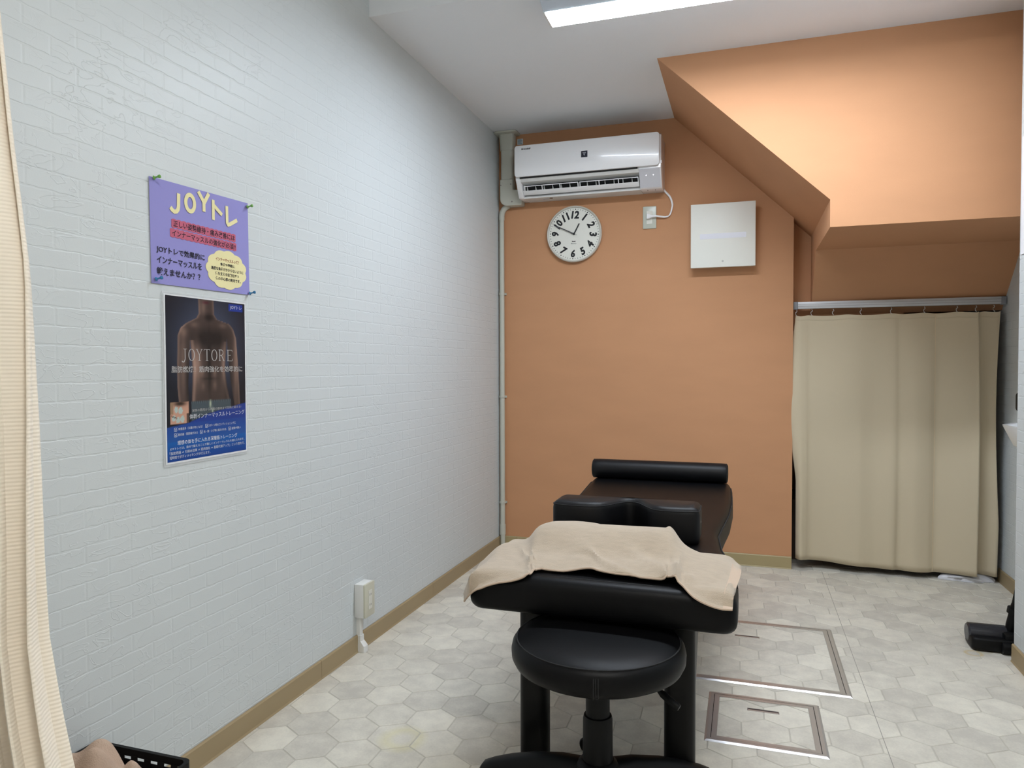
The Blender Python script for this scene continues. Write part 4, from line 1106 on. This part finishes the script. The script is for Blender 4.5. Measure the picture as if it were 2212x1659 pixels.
# towel over the head end
def towel():
    front = [(-0.702,1.745,0.445),(-0.679,1.73,0.468),(-0.658,1.722,0.487),(-0.62,1.722,0.506),(-0.56,1.73,0.52),(-0.527,1.745,0.530),(-0.521,1.785,0.534),(-0.503,1.8,0.535),(-0.45,1.8,0.533),(-0.385,1.81,0.540),(-0.347,1.8,0.539),(-0.263,1.79,0.539),(-0.194,1.785,0.54),(-0.178,1.79,0.545),(-0.148,1.765,0.539),(-0.113,1.728,0.520),(-0.07,1.72,0.505),(-0.027,1.722,0.499)]
    mid = [(-0.72,1.79,0.437),(-0.705,1.79,0.466),(-0.690,1.8,0.494),(-0.668,1.81,0.516),(-0.615,1.84,0.533),(-0.582,1.86,0.536),(-0.554,1.87,0.543),(-0.547,1.9,0.555),(-0.475,1.9,0.561),(-0.404,1.9,0.567),(-0.366,1.9,0.566),(-0.279,1.9,0.566),(-0.207,1.9,0.568),(-0.182,1.89,0.566),(-0.154,1.86,0.554),(-0.114,1.83,0.545),(-0.062,1.83,0.535),(-0.02,1.82,0.516)]
    ridge = [(-0.739,1.84,0.435),(-0.735,1.86,0.46),(-0.724,1.88,0.482),(-0.711,1.9,0.503),(-0.676,1.95,0.538),(-0.637,1.97,0.547),(-0.598,1.98,0.563),(-0.563,1.98,0.599),(-0.495,1.98,0.607),(-0.421,1.98,0.608),(-0.382,1.98,0.609),(-0.291,1.98,0.61),(-0.216,1.98,0.611),(-0.195,1.98,0.609),(-0.159,1.97,0.576),(-0.117,1.965,0.56),(-0.057,1.96,0.552),(-0.010,1.925,0.528)]
    def shift(L_, dy, zf): return [(x, y+dy, zf(x, z)) for x, y, z in L_]
    back1 = shift(ridge, 0.07, lambda x, z: z-0.004 if z > 0.59 else (max(0.532, z-0.018) if z > 0.53 else z-0.006))
    back2 = shift(ridge, 0.125, lambda x, z: 0.575 if z > 0.59 else (0.532 if z > 0.53 else z-0.012))
    rows = [front, [tuple((a+b_)/2 for a, b_ in zip(p, q)) for p, q in zip(front, mid)], mid, ridge, back1, back2]
    nU, nV = 92, 34
    R2 = [cr(r_, nU) for r_ in rows]
    FOLDS = ((0.30, 0.16, 0.05, 0.42, 0.007, 0.012), (0.345, -0.06, 0.08, 0.5, 0.008, 0.014), (0.42, 0.22, 0.06, 0.3, 0.008, 0.016), (0.62, -0.28, 0.08, 0.34, 0.009, 0.018), (0.72, -0.22, 0.05, 0.4, 0.008, 0.014), (0.80, 0.04, 0.02, 0.5, 0.010, 0.012), (0.85, 0.08, 0.1, 0.5, 0.005, 0.012), (0.90, 0.05, 0.05, 0.5, 0.004, 0.010), (0.14, 0.18, 0.1, 0.5, 0.006, 0.014), (0.20, 0.10, 0.02, 0.3, 0.004, 0.012))
    P = []
    for i in range(nU):
        colm = cr([R2[k][i] for k in range(len(rows))], nV)
        row = []
        for j in range(nV):
            p = colm[j].copy(); u, v = i/(nU-1), j/(nV-1)
            wv = 0.0034*math.sin(26*u+9*v)*math.sin(7*v+2)+0.0042*math.sin(11*u-13*v+1.3)*(0.4+0.6*math.sin(math.pi*v))
            if 0.35 < u < 0.75: wv += 0.006*math.sin(15*u+4)*math.sin(math.pi*min(1, v*1.6))
            fold = 0.005*math.exp(-((u-0.36-0.03*v)/0.02)**2)+0.007*math.exp(-((u-0.80+0.02*v)/0.018)**2)-0.004*math.exp(-((u-0.55+0.25*v)/0.03)**2)
            wv += fold*math.sin(math.pi*min(1, v*1.5))
            for (u0, du, v0, v1, am, wd) in FOLDS:
                if v0-0.12 < v < v1+0.12:
                    k_ = min(1, max(0, (v-v0+0.12)/0.12))*min(1, max(0, (v1+0.12-v)/0.12))
                    q_ = (u-u0-du*(v-v0))/wd
                    wv += am*k_*(math.exp(-q_*q_)-0.45*math.exp(-(q_-1.7)**2))
            p.z += max(wv, -0.001)
            dd = min(p.y-1.737, p.x+0.688, -0.016-p.x)
            if dd > 0:
                e_ = max(0.0, 0.032-dd); p.z = max(p.z, CTOP-0.032+math.sqrt(0.032**2-e_*e_)+0.008)
            row.append(p)
        P.append(row)
    t = empty('towel', (-0.36, 1.88, CTOP)); tag(t, 'beige terry towel draped over the head end of the couch', 'towel')
    o_ = Vector((-0.36, 1.88, CTOP))
    body = MB().grid([[p-o_ for p in row] for row in P]).build('cloth', M_TOWEL, t, smooth=True, recalc=False)
    solid(body, 0.0035, 0.0)
    edge = [P[i][0]-o_ for i in range(nU)]
    MB().tube(edge, 0.0028, 6).build('hem', M_TOWELHEM, t, smooth=True)
    for e in (0, nU-1):
        band = [[P[e][j]-o_+Vector((0, 0, 0.0022)) for j in range(0, nV-10)], [P[e+(3 if e == 0 else -3)][j]-o_+Vector((0, 0, 0.0022)) for j in range(0, nV-10)]]
        MB().grid(band).build('end_border', M_TOWELHEM, t, smooth=True)
    rescale(t, CK)
towel()

# ------------------------------------------------------------------ stool
def stool():
    cx, cy = -0.3175, 1.60
    t = empty('rolling_stool', (cx, cy, 0)); tag(t, 'round black leather rolling stool in front of the couch', 'stool')
    rr = 0.1965
    prof = [(0.0, 0.383), (0.15, 0.383), (rr-0.022, 0.386), (rr-0.008, 0.394), (rr-0.001, 0.408), (rr, 0.424), (rr-0.003, 0.438), (rr-0.010, 0.4475), (rr-0.016, 0.450),
            (rr-0.026, 0.4545), (rr-0.05, 0.4595), (rr-0.10, 0.463), (0.03, 0.464), (0.0, 0.464)]
    MB().lathe(prof, n=72, cap=False).build('seat', M_LEATHER, t, smooth=True)
    ring = [((rr-0.0125)*math.cos(2*math.pi*k/64), (rr-0.0125)*math.sin(2*math.pi*k/64), 0.4495) for k in range(65)]
    MB().tube(ring, 0.0016, 6).build('seam', M_STITCH, t, smooth=True)
    for da in (-0.012, 0.0, 0.012):
        a = R(-80)+da*2
        MB().tube([((rr-0.012)*math.cos(a), (rr-0.012)*math.sin(a), 0.448), ((rr+0.0006)*math.cos(a), (rr+0.0006)*math.sin(a), 0.430), ((rr+0.0004)*math.cos(a), (rr+0.0004)*math.sin(a), 0.408), ((rr-0.010)*math.cos(a), (rr-0.010)*math.sin(a), 0.3915)], 0.0014, 6).build('seam', M_STITCH, t, smooth=True)
    MB().box(-0.07, 0.07, -0.06, 0.06, 0.366, 0.384).build('seat_plate', M_STEELBK, t, bevel=0.003)
    MB().lathe([(0.027, 0.25), (0.0275, 0.37)], n=28).build('gas_column', M_PLASTBK, t, smooth=True)
    MB().lathe([(0.0345, 0.15), (0.0335, 0.262), (0.0315, 0.270), (0.027, 0.271)], n=28).build('sleeve', M_PLASTBK, t, smooth=True)
    MB().lathe([(0.046, 0.10), (0.050, 0.12), (0.048, 0.158), (0.038, 0.168), (0.0345, 0.169)], n=28).build('hub', M_PLASTBK, t, smooth=True)
    lv = cr([(0.04, 0.01, 0.372), (0.10, 0.015, 0.358), (0.14, 0.012, 0.335), (0.165, 0.0, 0.322), (0.182, -0.006, 0.314)], 14)
    MB().tube(lv, [0.0045]*7+[0.0085]*6+[0.007], 10).build('height_lever', M_PLASTBK, t, smooth=True)
    for k in range(5):
        a = R(32+72*k); ux, uy = math.cos(a), math.sin(a)
        secs = []
        for s_, (r_, zt, zb, hw) in enumerate(((0.03, 0.162, 0.108, 0.031), (0.09, 0.160, 0.112, 0.029), (0.16, 0.148, 0.108, 0.027), (0.22, 0.131, 0.094, 0.026), (0.262, 0.115, 0.082, 0.025), (0.285, 0.104, 0.074, 0.022), (0.292, 0.094, 0.072, 0.016))):
            ring_ = []
            for (p, q) in ((-1, 0), (-1, .55), (-.75, .88), (-.35, 1), (.35, 1), (.75, .88), (1, .55), (1, 0)):
                z = zb+(zt-zb)*q; ring_.append((ux*r_-uy*hw*p, uy*r_+ux*hw*p, z))
            secs.append(ring_)
        n = 8; vs = [p for r_ in secs for p in r_]
        fs = [(i*n+j, i*n+(j+1) % n, (i+1)*n+(j+1) % n, (i+1)*n+j) for i in range(len(secs)-1) for j in range(n)]+[tuple(range(n)), tuple((len(secs)-1)*n+j for j in range(n))]
        MB().add(vs, fs).build('base_arm', M_PLASTBK, t, smooth=True)
        c = MB()
        px, py = ux*0.262, uy*0.262; zb = 0.0411; wr_ = 0.0205
        w1 = bpy.data.objects.new('caster', None); link(w1, t); w1.matrix_local = Matrix.Translation((px, py, 0)) @ Matrix.Rotation(a+0.9, 4, 'Z')
        for s_ in (-1, 1):
            MB().lathe([(0.018, s_*0.005), (wr_, s_*0.008), (wr_, s_*0.019), (0.017, s_*0.022)], (0.010, 0, zb+wr_), 20, axis='y').build('wheel', M_PLASTBK, w1, smooth=True)
        MB().tube([(0.010, -0.006, zb+wr_), (0.010, 0.006, zb+wr_)], 0.015, 12).build('hood', M_PLASTBK, w1)
        MB().tube([(0.0, 0, zb+0.02), (0.0, 0, 0.085)], 0.007, 10).build('stem', M_STEELBK, w1)
    rescale(t, 1.04)
stool()

# ------------------------------------------------------------------ underfloor hatches
def hatch(H, slot, label, name='floor_hatch'):
    x0, x1, y0, y1 = H
    t = empty(name, ((x0+x1)/2, (y0+y1)/2, 0)); tag(t, label, 'floor hatch')
    ox, oy = t.location.x, t.location.y
    def bars(a, wd, za, zb, nm, mt, slope=0.0):
        X0, X1, Y0, Y1 = x0+a-ox, x1-a-ox, y0+a-oy, y1-a-oy
        I = wd
        for P in ([(X0, Y0), (X1, Y0), (X1-I, Y0+I), (X0+I, Y0+I)], [(X1, Y0), (X1, Y1), (X1-I, Y1-I), (X1-I, Y0+I)], [(X1, Y1), (X0, Y1), (X0+I, Y1-I), (X1-I, Y1-I)], [(X0, Y1), (X0, Y0), (X0+I, Y0+I), (X0+I, Y1-I)]):
            b = MB(); n = 4
            vs = [(p[0], p[1], za) for p in P]+[(p[0], p[1], zb-(slope if k < 2 else 0)) for k, p in enumerate(P)]
            b.add(vs, [(3, 2, 1, 0), (4, 5, 6, 7)]+[(k, (k+1) % 4, 4+(k+1) % 4, 4+k) for k in range(4)])
            b.build(nm, mt, t)
    bars(0.0, 0.0065, 0.0002, 0.0044, 'frame_chamfer', M_ALU, 0.0038)
    bars(0.0065, 0.0100, 0.0002, 0.0044, 'outer_frame', M_ALU, 0.0)
    MB().box(x0+0.0165-ox, x1-0.0165-ox, y0+0.0165-oy, y1-0.0165-oy, 0.0002, 0.0012).build('gap', M_BLACKGAP, t)
    bars(0.0185, 0.0145, 0.0012, 0.0040, 'lid_frame', M_ALU, 0.0)
    a = 0.033
    X0, X1, Y0, Y1 = x0+a, x1-a, y0+a, y1-a
    lid = MB().box(X0-ox, X1-ox, Y0-oy, Y1-oy, 0.0013, 0.0018).build('lid', M_GROUT, t)
    r2 = random.Random(int(x1*1000))
    for c in hex_centres(X0, X1, Y0, Y1, ox=-1.09+0.02, oy=2.05):
        poly = clip(hexpts(*c), X0+0.001, X1-0.001, Y0+0.001, Y1-0.001)
        if len(poly) < 3: continue
        ar = 0.5*abs(sum(poly[i][0]*poly[(i+1) % len(poly)][1]-poly[(i+1) % len(poly)][0]*poly[i][1] for i in range(len(poly))))
        if ar < 2e-4: continue
        vs, fs = tile_geo([(x-ox, y-oy) for x, y in poly], 0.0030)
        obj('tile', shade_mesh('tile', vs, fs, r2.choice(SH)), lid)
    sx0, sx1, sy = slot
    hd = MB().box(sx0-ox, sx1-ox, sy-0.009-oy, sy+0.009-oy, 0.0024, 0.0034).build('pull_handle', M_ALUDK, t, bevel=0.0004)
    MB().box(sx0+0.003-ox, sx1-0.003-ox, sy-0.0085-oy, sy-0.003-oy, 0.0034, 0.0040).build('lip', M_ALU, hd)
    MB().box(sx0+0.003-ox, sx1-0.003-ox, sy-0.002-oy, sy+0.007-oy, 0.0034, 0.0036).build('recess', mat('handle_recess', (70, 62, 62), rough=0.5), hd)
hatch(H1, (-0.037, 0.055, 2.936), 'large aluminium-framed floor hatch beside the couch')
hatch(H2, (0.009, 0.102, 2.312), 'small square aluminium-framed floor hatch near the stool')

# ------------------------------------------------------------------ recess curtain and its rail
def rail():
    t = empty('curtain_rail', (0.71, 4.03, 1.372)); tag(t, 'aluminium curtain rail across the recess under the stair soffit', 'curtain rail')
    ox, oy, oz = t.location
    xa, xb = XE+0.002, XR-0.003
    MB().box(xa+0.02-ox, xb-0.02-ox, -0.010, 0.010, -0.016, 0.020).build('rail', mat('rail_aluminium', (206, 207, 210), rough=0.4, metal=0.2), t, bevel=0.002)
    for z in (-0.004, 0.008): MB().box(xa+0.022-ox, xb-0.022-ox, -0.0106, -0.0098, z-0.0006, z+0.0006).build('groove', M_ALUDK, t)
    for x in (xa, xb-0.022): MB().box(x-ox, x+0.022-ox, -0.013, 0.013, -0.019, 0.021).build('end_bracket', mat('bracket_grey', (140, 144, 150), rough=0.5, metal=0.1), t, bevel=0.002)
rail()
def recess_curtain():
    t = empty('recess_curtain', (0.70, 4.02, 0.04)); tag(t, 'cream curtain hanging across the recess right of the orange wall', 'curtain')
    o_ = Vector((0.70, 4.02, 0.04))
    nU, nV = 150, 44
    ctrl = [(0.2455, 0.0), (0.265, -0.022), (0.290, -0.012), (0.32, 0.004), (0.40, 0.006), (0.47, -0.008), (0.54, -0.014), (0.62, -0.004), (0.70, -0.010), (0.735, 0.002), (0.80, -0.012), (0.86, -0.006), (0.90, 0.006), (0.97, -0.008), (1.045, -0.030), (1.066, -0.034), (1.070, -0.018), (1.062, 0.004), (1.085, 0.016), (1.120, 0.010), (1.150, -0.004), (1.163, -0.002)]
    base = cr([(x, y, 0) for x, y in ctrl], nU)
    P = []
    for i in range(nU):
        p = base[i]; row = []; u = i/(nU-1)
        for j in range(nV):
            v = j/(nV-1)                # 0 top, 1 hem
            z = 1.322+(0.040+0.006*math.sin(u*9+1)+0.008*math.sin(u*3.4+2.2)-1.322)*v
            amp = 0.35+1.0*v**0.8
            hook = 0.006*abs(math.sin(u*math.pi*8))*(1-v)**10
            y = 4.024+p.y*amp-0.028*math.sin(math.pi*v)**1.2*(0.4+0.6*math.exp(-(u/0.25)**2))+0.006*math.sin(7*u*math.pi+2.5*v)*math.sin(math.pi*v)
            x = p.x-0.034*math.exp(-(u/0.05)**2)*math.sin(math.pi*min(1, v*1.5))+0.010*math.sin(math.pi*v)*u*0.3-0.020*math.exp(-((1-u)/0.05)**2)*math.sin(math.pi*min(1, v*1.25))
            if i == 0 or i == nU-1: x += 0
            x += (0.006 if u < 0.3 else 0)*v
            row.append(Vector((x, y, z-hook))-o_)
        P.append(row)
    c = MB().grid(P).build('cloth', M_CURTAIN, t, smooth=True, recalc=False); solid(c, 0.0014, 0)
    # hems and the vertical joining seam
    top = [[P[i][0]+Vector((0, -0.0016, 0.001)) for i in range(nU)], [P[i][1]+Vector((0, -0.0018, 0.008)) for i in range(nU)]]
    MB().grid(top).build('heading_tape', M_CURTAIN, t, smooth=True, recalc=False)
    k = int(nU*0.555)
    MB().tube([P[k][j]+Vector((0, -0.0012, 0)) for j in range(nV)], 0.0011, 5).build('seam', mat('seam_cream', (222, 202, 170), rough=0.9), t, smooth=True)
    for X in (0.248, 0.322, 0.424, 0.553, 0.691, 0.839, 0.980, 1.061, 1.136):
        h = MB().tube(cr([(X-0.70, 4.028-4.02, 1.352-0.04), (X-0.70+0.003, 4.026-4.02, 1.343-0.04), (X-0.70-0.004, 4.024-4.02, 1.337-0.04), (X-0.70-0.003, 4.020-4.02, 1.326-0.04), (X-0.70+0.002, 4.016-4.02, 1.320-0.04)], 14), 0.0013, 6)
        h.build('hook', mat('hook_white', (214, 214, 212), rough=0.4), t, smooth=True)
recess_curtain()

# things stored behind the curtain
bx = empty('storage_box', (0.46, 4.37, 0)); tag(bx, 'dark brown storage box half hidden behind the cream curtain', 'box')
M_BRN = mat('dark_brown_card', (74, 60, 50), rough=0.8)
MB().box(-0.22, 0.20, -0.17, 0.17, 0.0005, 0.30).build('carton', M_BRN, bx, bevel=0.004)
MB().box(-0.226, 0.206, -0.176, 0.176, 0.27, 0.33).build('lid', M_BRN, bx, bevel=0.004)
def bag(name, c, sx_, sy_, h, mt, label, seed):
    t = empty(name, c); tag(t, label, 'bag'); r2 = random.Random(seed); n, m_ = 44, 12
    P = []
    for i in range(n+1):
        a = 2*math.pi*i/n; row = []
        for j in range(m_+1):
            v = j/m_; ph = v*math.pi/2
            k = 1+0.10*math.sin(5*a+seed)+0.06*math.sin(11*a+3*v)+0.04*math.sin(17*a)
            row.append((sx_*k*math.cos(a)*math.cos(ph)**0.6, sy_*k*math.sin(a)*math.cos(ph)**0.6, 0.001+h*math.sin(ph)*(1+0.18*math.sin(7*a+2*v))))
        P.append(row)
    MB().grid(P).build('body', mt, t, smooth=True)
    MB().tube(cr([(-sx_*0.7, -sy_*0.6, h*0.55), (-sx_*0.3, -sy_*0.9, h*0.75), (0.0, -sy_*0.85, h*0.7), (sx_*0.5, -sy_*0.95, h*0.4)], 20), 0.006, 7).build('handle', mt, t, smooth=True)
bag('plastic_bag', (1.035, 4.05, 0), 0.118, 0.045, 0.029, mat('white_plastic_film', (214, 214, 220), rough=0.35), 'crumpled white plastic bag on floor under curtain hem', 2)
bag('fabric_bag', (0.85, 4.24, 0), 0.13, 0.10, 0.16, mat('dark_green_fabric', (38, 46, 46), rough=0.8), 'dark fabric bag just visible under the curtain hem', 5)

# ------------------------------------------------------------------ wash basin and stick vacuum in the niche
def basin():
    t = empty('wash_basin', (XR, 3.26, 0.74)); tag(t, 'white wash basin on niche wall, partly behind the partition', 'wash basin')
    M_CER = mat('white_ceramic', (226, 228, 230), rough=0.12, coat=0.3)
    xf = -0.19
    o_ = [(0.0, -0.17, 0.085), (xf, -0.17, 0.085), (xf, 0.17, 0.080), (0.0, 0.17, 0.112)]
    b_ = [(0.0, -0.10, 0.0), (xf+0.012, -0.10, 0.0), (xf+0.012, 0.066, 0.0), (0.0, 0.066, 0.0)]
    i_ = [(-0.025, -0.15, 0.085), (xf+0.014, -0.15, 0.082), (xf+0.014, 0.15, 0.078), (-0.025, 0.15, 0.100)]
    d_ = [(-0.05, -0.07, 0.02), (xf+0.08, -0.07, 0.02), (xf+0.08, 0.07, 0.02), (-0.05, 0.07, 0.02)]
    vs = o_+b_+i_+d_
    fs = [(4, 5, 6, 7)]+[(k, (k+1) % 4, 4+(k+1) % 4, 4+k) for k in range(4)]+[(k, (k+1) % 4, 8+(k+1) % 4, 8+k) for k in range(4)]+[(8+k, 8+(k+1) % 4, 12+(k+1) % 4, 12+k) for k in range(4)]+[(12, 13, 14, 15)]
    MB().add(vs, fs).build('bowl', M_CER, t, bevel=0.004)
    MB().lathe([(0.012, 0.10), (0.012, 0.19)], (-0.02, 0.0, 0), 14).build('tap_body', M_ALU, t)
    MB().tube([(-0.02, 0, 0.185), (-0.05, 0, 0.20), (-0.09, 0, 0.19)], 0.008, 10).build('spout', M_ALU, t, smooth=True)
    MB().tube(cr([(-0.09, 0, 0.0), (-0.09, 0, -0.12), (-0.085, 0, -0.17), (-0.05, 0, -0.19), (-0.004, 0, -0.19)], 16), 0.014, 12).build('drain_trap', M_ALU, t, smooth=True)
    MB().lathe([(0.012, -0.03), (0.012, -0.001)], (0, 0.14, -0.215), 12, axis='x').build('stop_valve', M_ALU, t)
basin()
sd = empty('soap_dispenser', (XR-0.045, 3.62, 0.86)); tag(sd, 'black wall soap dispenser above the wash basin', 'soap dispenser')
MB().box(-0.03, 0.043, -0.04, 0.04, 0.0, 0.085).build('body', M_PLASTBK, sd, bevel=0.015, seg=3)
MB().tube([(-0.02, 0, 0.0), (-0.02, 0, -0.02)], 0.008, 10).build('nozzle', M_PLASTBK, sd)

def vacuum():
    t = empty('stick_vacuum', (0.90, 3.10, 0)); tag(t, 'black stick vacuum cleaner standing beside the right partition', 'vacuum cleaner')
    o_ = Vector((0.90, 3.10, 0))
    MB().prism(rrect(-0.094, 0.055, -0.055, 0.055, 0.02), 'z', 0.004, 0.05).build('floor_head', M_PLASTBK, t, bevel=0.008, seg=3)
    MB().lathe([(0.030, -0.096), (0.036, -0.090), (0.036, 0.030), (0.030, 0.036)], (0, 0.018, 0.048), 22, axis='x').build('brush_housing', mat('smoked_plastic', (44, 44, 48), rough=0.2), t, smooth=True)
    MB().lathe([(0.02, -0.097), (0.03, -0.0955)], (0, 0.018, 0.048), 20, axis='x').build('end_disc', mat('disc_grey', (90, 92, 94), rough=0.4), t)
    for y in (-0.052, ):
        MB().lathe([(0.018, 0.0), (0.022, 0.003), (0.022, 0.026), (0.018, 0.03)], (-0.002, y, 0.0225), 18, axis='x').build('wheel', M_PLASTBK, t, smooth=True)
    MB().box(0.012, 0.070, -0.045, 0.03, 0.012, 0.070).build('swivel_joint', M_PLASTBK, t, bevel=0.008)
    d = Vector((0.12, -0.13, 1)).normalized()
    p0 = Vector((0.044, 0.012, 0.055))
    MB().tube([p0, p0+d*0.04, p0+d*0.09, p0+d*0.12], [0.018, 0.019, 0.017, 0.0155], 16).build('neck', M_PLASTBK, t, smooth=True)
    MB().tube([p0+d*0.085, p0+d*0.105], [0.0245, 0.0245], 16).build('collar', M_PLASTBK, t)
    MB().tube([p0+d*0.11, p0+d*0.20], [0.0145, 0.0135], 16).build('tube', M_PLASTBK, t, smooth=True)
    MB().tube([p0+d*0.20, p0+d*0.66], [0.0130, 0.0130], 16).build('wand', mat('navy_metal', (30, 28, 66), rough=0.3, metal=0.3), t, smooth=True)
    MB().tube([p0+d*0.66, p0+d*0.70, p0+d*0.84, p0+d*0.88], [0.02, 0.042, 0.042, 0.025], 18).build('motor_unit', M_PLASTBK, t, smooth=True)
    MB().tube([p0+d*0.87, p0+d*0.93, p0+d*0.95+Vector((0.0, 0.05, 0)), p0+d*0.88+Vector((0, 0.09, 0)), p0+d*0.80+Vector((0, 0.06, 0))], 0.013, 12).build('handle', M_PLASTBK, t, smooth=True)
vacuum()

# notices on the partition
def notice(y0, y1, z0, z1, label, dark=False):
    t = empty('notice_sheet', (XP-0.0015, y1, z0), 'right'); tag(t, label, 'notice')
    MB().prism([(0, 0), (y1-y0, 0), (y1-y0, z1-z0), (0, z1-z0)], 'z', 0.0, 0.0008).build('sheet', mat('notice_white', (232, 232, 236), rough=0.5), t)
    n = 6
    for k in range(n):
        zz = 0.05+(z1-z0-0.1)*k/(n-1)
        MB().box(0.03, y1-y0-0.04-0.03*(k % 2), zz-0.006, zz+0.006, 0.0008, 0.0011).build('printed_line', mat('rose_brown_print' if not dark else 'brown_print', (190, 150, 150) if not dark else (110, 90, 84), rough=0.7), t)
notice(2.58, 2.965, 1.45, 1.86, 'white notice sheet on the partition at right edge')
notice(2.60, 2.955, 2.10, 2.32, 'upper notice with brown print on the partition at right edge', True)

# ------------------------------------------------------------------ foreground curtain and towel basket at left
def front_curtain():
    t = empty('gathered_curtain', (-1.2, 0.87, 0)); tag(t, 'pale cream gathered curtain at the left edge close to the camera', 'curtain')
    o_ = Vector((-1.2, 0.87, 0))
    nU, nV = 120, 60
    P = []
    def redge(z):
        for (za, xa), (zb, xb) in zip(RE, RE[1:]):
            if za >= z >= zb: return xa+(xb-xa)*(za-z)/(za-zb)
        return RE[-1][1]
    RE = [(2.70, -1.27), (1.9, -1.21), (1.45, -1.156), (1.22, -1.118), (0.98, -1.108), (0.75, -1.104), (0.62, -1.100), (0.50, -1.076), (0.32, -1.030), (0.15, -0.995), (0.0, -0.97)]
    for i in range(nU):
        u = i/(nU-1); row = []
        for j in range(nV):
            z = 2.68-(2.68-0.03)*j/(nV-1)
            R_ = redge(z); L_ = XL+0.014
            fl_ = max(0, (0.75-z)/0.75)
            n = 5.5
            amp = 0.030+0.020*fl_
            x = L_+(R_-L_)*(u+0.035*math.sin(2*math.pi*n*u*2+0.6))
            x = min(x, R_)
            y = 0.865+amp*math.sin(2*math.pi*n*u+0.5*math.sin(3*z))+0.012*fl_*math.sin(9*u+5*z)
            row.append(Vector((x, y, z))-o_)
        P.append(row)
    c = MB().grid(P).build('cloth', M_CURTAIN2, t, smooth=True, recalc=False); solid(c, 0.0015, 0)
    MB().box(XL+0.006+1.2, 0.9, -0.010, 0.010, 2.700, 2.722).build('rail', M_ALU, t)
front_curtain()
def basket():
    x0, x1, y0, y1, h = -1.366, -1.105, 0.955, 1.212, 0.238
    t = empty('towel_basket', ((x0+x1)/2, (y0+y1)/2, 0)); tag(t, 'black woven basket on the floor against the white brick wall', 'basket')
    cx, cy = (x0+x1)/2, (y0+y1)/2; a, b_ = (x1-x0)/2, (y1-y0)/2
    MB().box(-a+0.012, a-0.012, -b_+0.012, b_-0.012, 0.0006, 0.008).build('bottom', M_PLASTBK, t)
    rim = rrect(-a, a, -b_, b_, 0.015, 4); n = len(rim)
    rim3 = [(x, y, h-0.007) for x, y in rim]; rim3.append(rim3[0])
    # rim: flattened wrapped band
    rb = MB()
    for (o1, za, zb) in ((0.0, h-0.016, h),):
        vs = []
        for x, y in rim:
            s_ = (a-0.008)/a; s2 = (b_-0.008)/b_
            vs += [(x, y, za), (x, y, zb), (x*s_, y*s2, zb), (x*s_, y*s2, za)]
        fs = []
        for i in range(n):
            p, q = 4*i, 4*((i+1) % n)
            fs += [(p, q, q+1, p+1), (p+1, q+1, q+2, p+2), (p+2, q+2, q+3, p+3), (p+3, q+3, q, p)]
        rb.add(vs, fs)
    rb.build('rim', M_PLASTBK, t, smooth=True)
    tp = 0.86
    def side(pa, pb):
        d = Vector(pb)-Vector(pa); L_ = d.length; d.normalize(); nrm = Vector((d.y, -d.x))
        ns = max(5, int(L_/0.034))
        for k in range(ns+1):           # upright straps, in and out of the bands
            s_ = L_*k/ns; b = MB(); hw = 0.0085
            lo, hi = max(0, s_-hw), min(L_, s_+hw)
            q = []
            for z in (0.004, h-0.014):
                f_ = tp+(1-tp)*z/h
                for ss in (lo, hi):
                    for o2 in (0.0, 0.002):
                        c = (Vector(pa)+d*ss)*f_-nrm*(o2+0.0015); q.append((c.x, c.y, z))
            b.add(q, [(0, 1, 3, 2), (4, 6, 7, 5), (0, 4, 5, 1), (2, 3, 7, 6), (0, 2, 6, 4), (1, 5, 7, 3)]); b.build('upright_strap', M_PLASTBK, t)
        for m_ in range(5):             # bands
            za = 0.012+m_*0.042; zb = za+0.034; q = []; b = MB()
            for z in (za, zb):
                f_ = tp+(1-tp)*z/h
                for ss in (0, L_):
                    for o2 in (0.0, 0.0018):
                        c = (Vector(pa)+d*ss)*f_-nrm*(o2-0.001); q.append((c.x, c.y, z))
            b.add(q, [(0, 1, 3, 2), (4, 6, 7, 5), (0, 4, 5, 1), (2, 3, 7, 6), (0, 2, 6, 4), (1, 5, 7, 3)]); b.build('woven_band', M_PLASTBK, t)
    e = 0.004
    c4 = [(-a+e, -b_+e), (a-e, -b_+e), (a-e, b_-e), (-a+e, b_-e)]
    for i in range(4): side(c4[i], c4[(i+1) % 4])
    # crumpled towel inside
    w_ = empty('crumpled_towel', (cx-0.02, cy, 0.03)); tag(w_, 'crumpled brown-beige towel lying in the black basket', 'towel')
    N1 = 60; P = []
    for i in range(N1+1):
        row = []
        for j in range(N1+1):
            u, v = 2*i/N1-1, 2*j/N1-1
            x, y = u*(a-0.035), v*(b_-0.035)
            rr_ = max(abs(u), abs(v))
            hgt = 0.222*(1-max(0, (rr_-0.72)/0.28)**2*0.72)
            hgt += 0.040*math.exp(-((u+0.25)/0.5)**2-((v-0.2)/0.5)**2)+0.020*math.sin(5*u+3.5*v)*math.exp(-rr_*0.6)+0.012*math.sin(9*v-6*u+1)
            hgt -= 0.012*math.exp(-((u-0.75)/0.2)**2)*(1 if v < 2 else 0)
            hgt += 0.026*math.exp(-((u-0.62)/0.16)**2-((v-0.62)/0.14)**2)
            row.append((x, y, max(0.005, hgt*0.98)))
        P.append(row)
    c = MB().grid(P).build('cloth', M_TOWELB, w_, smooth=True, recalc=False); solid(c, 0.006, -1)
basket()
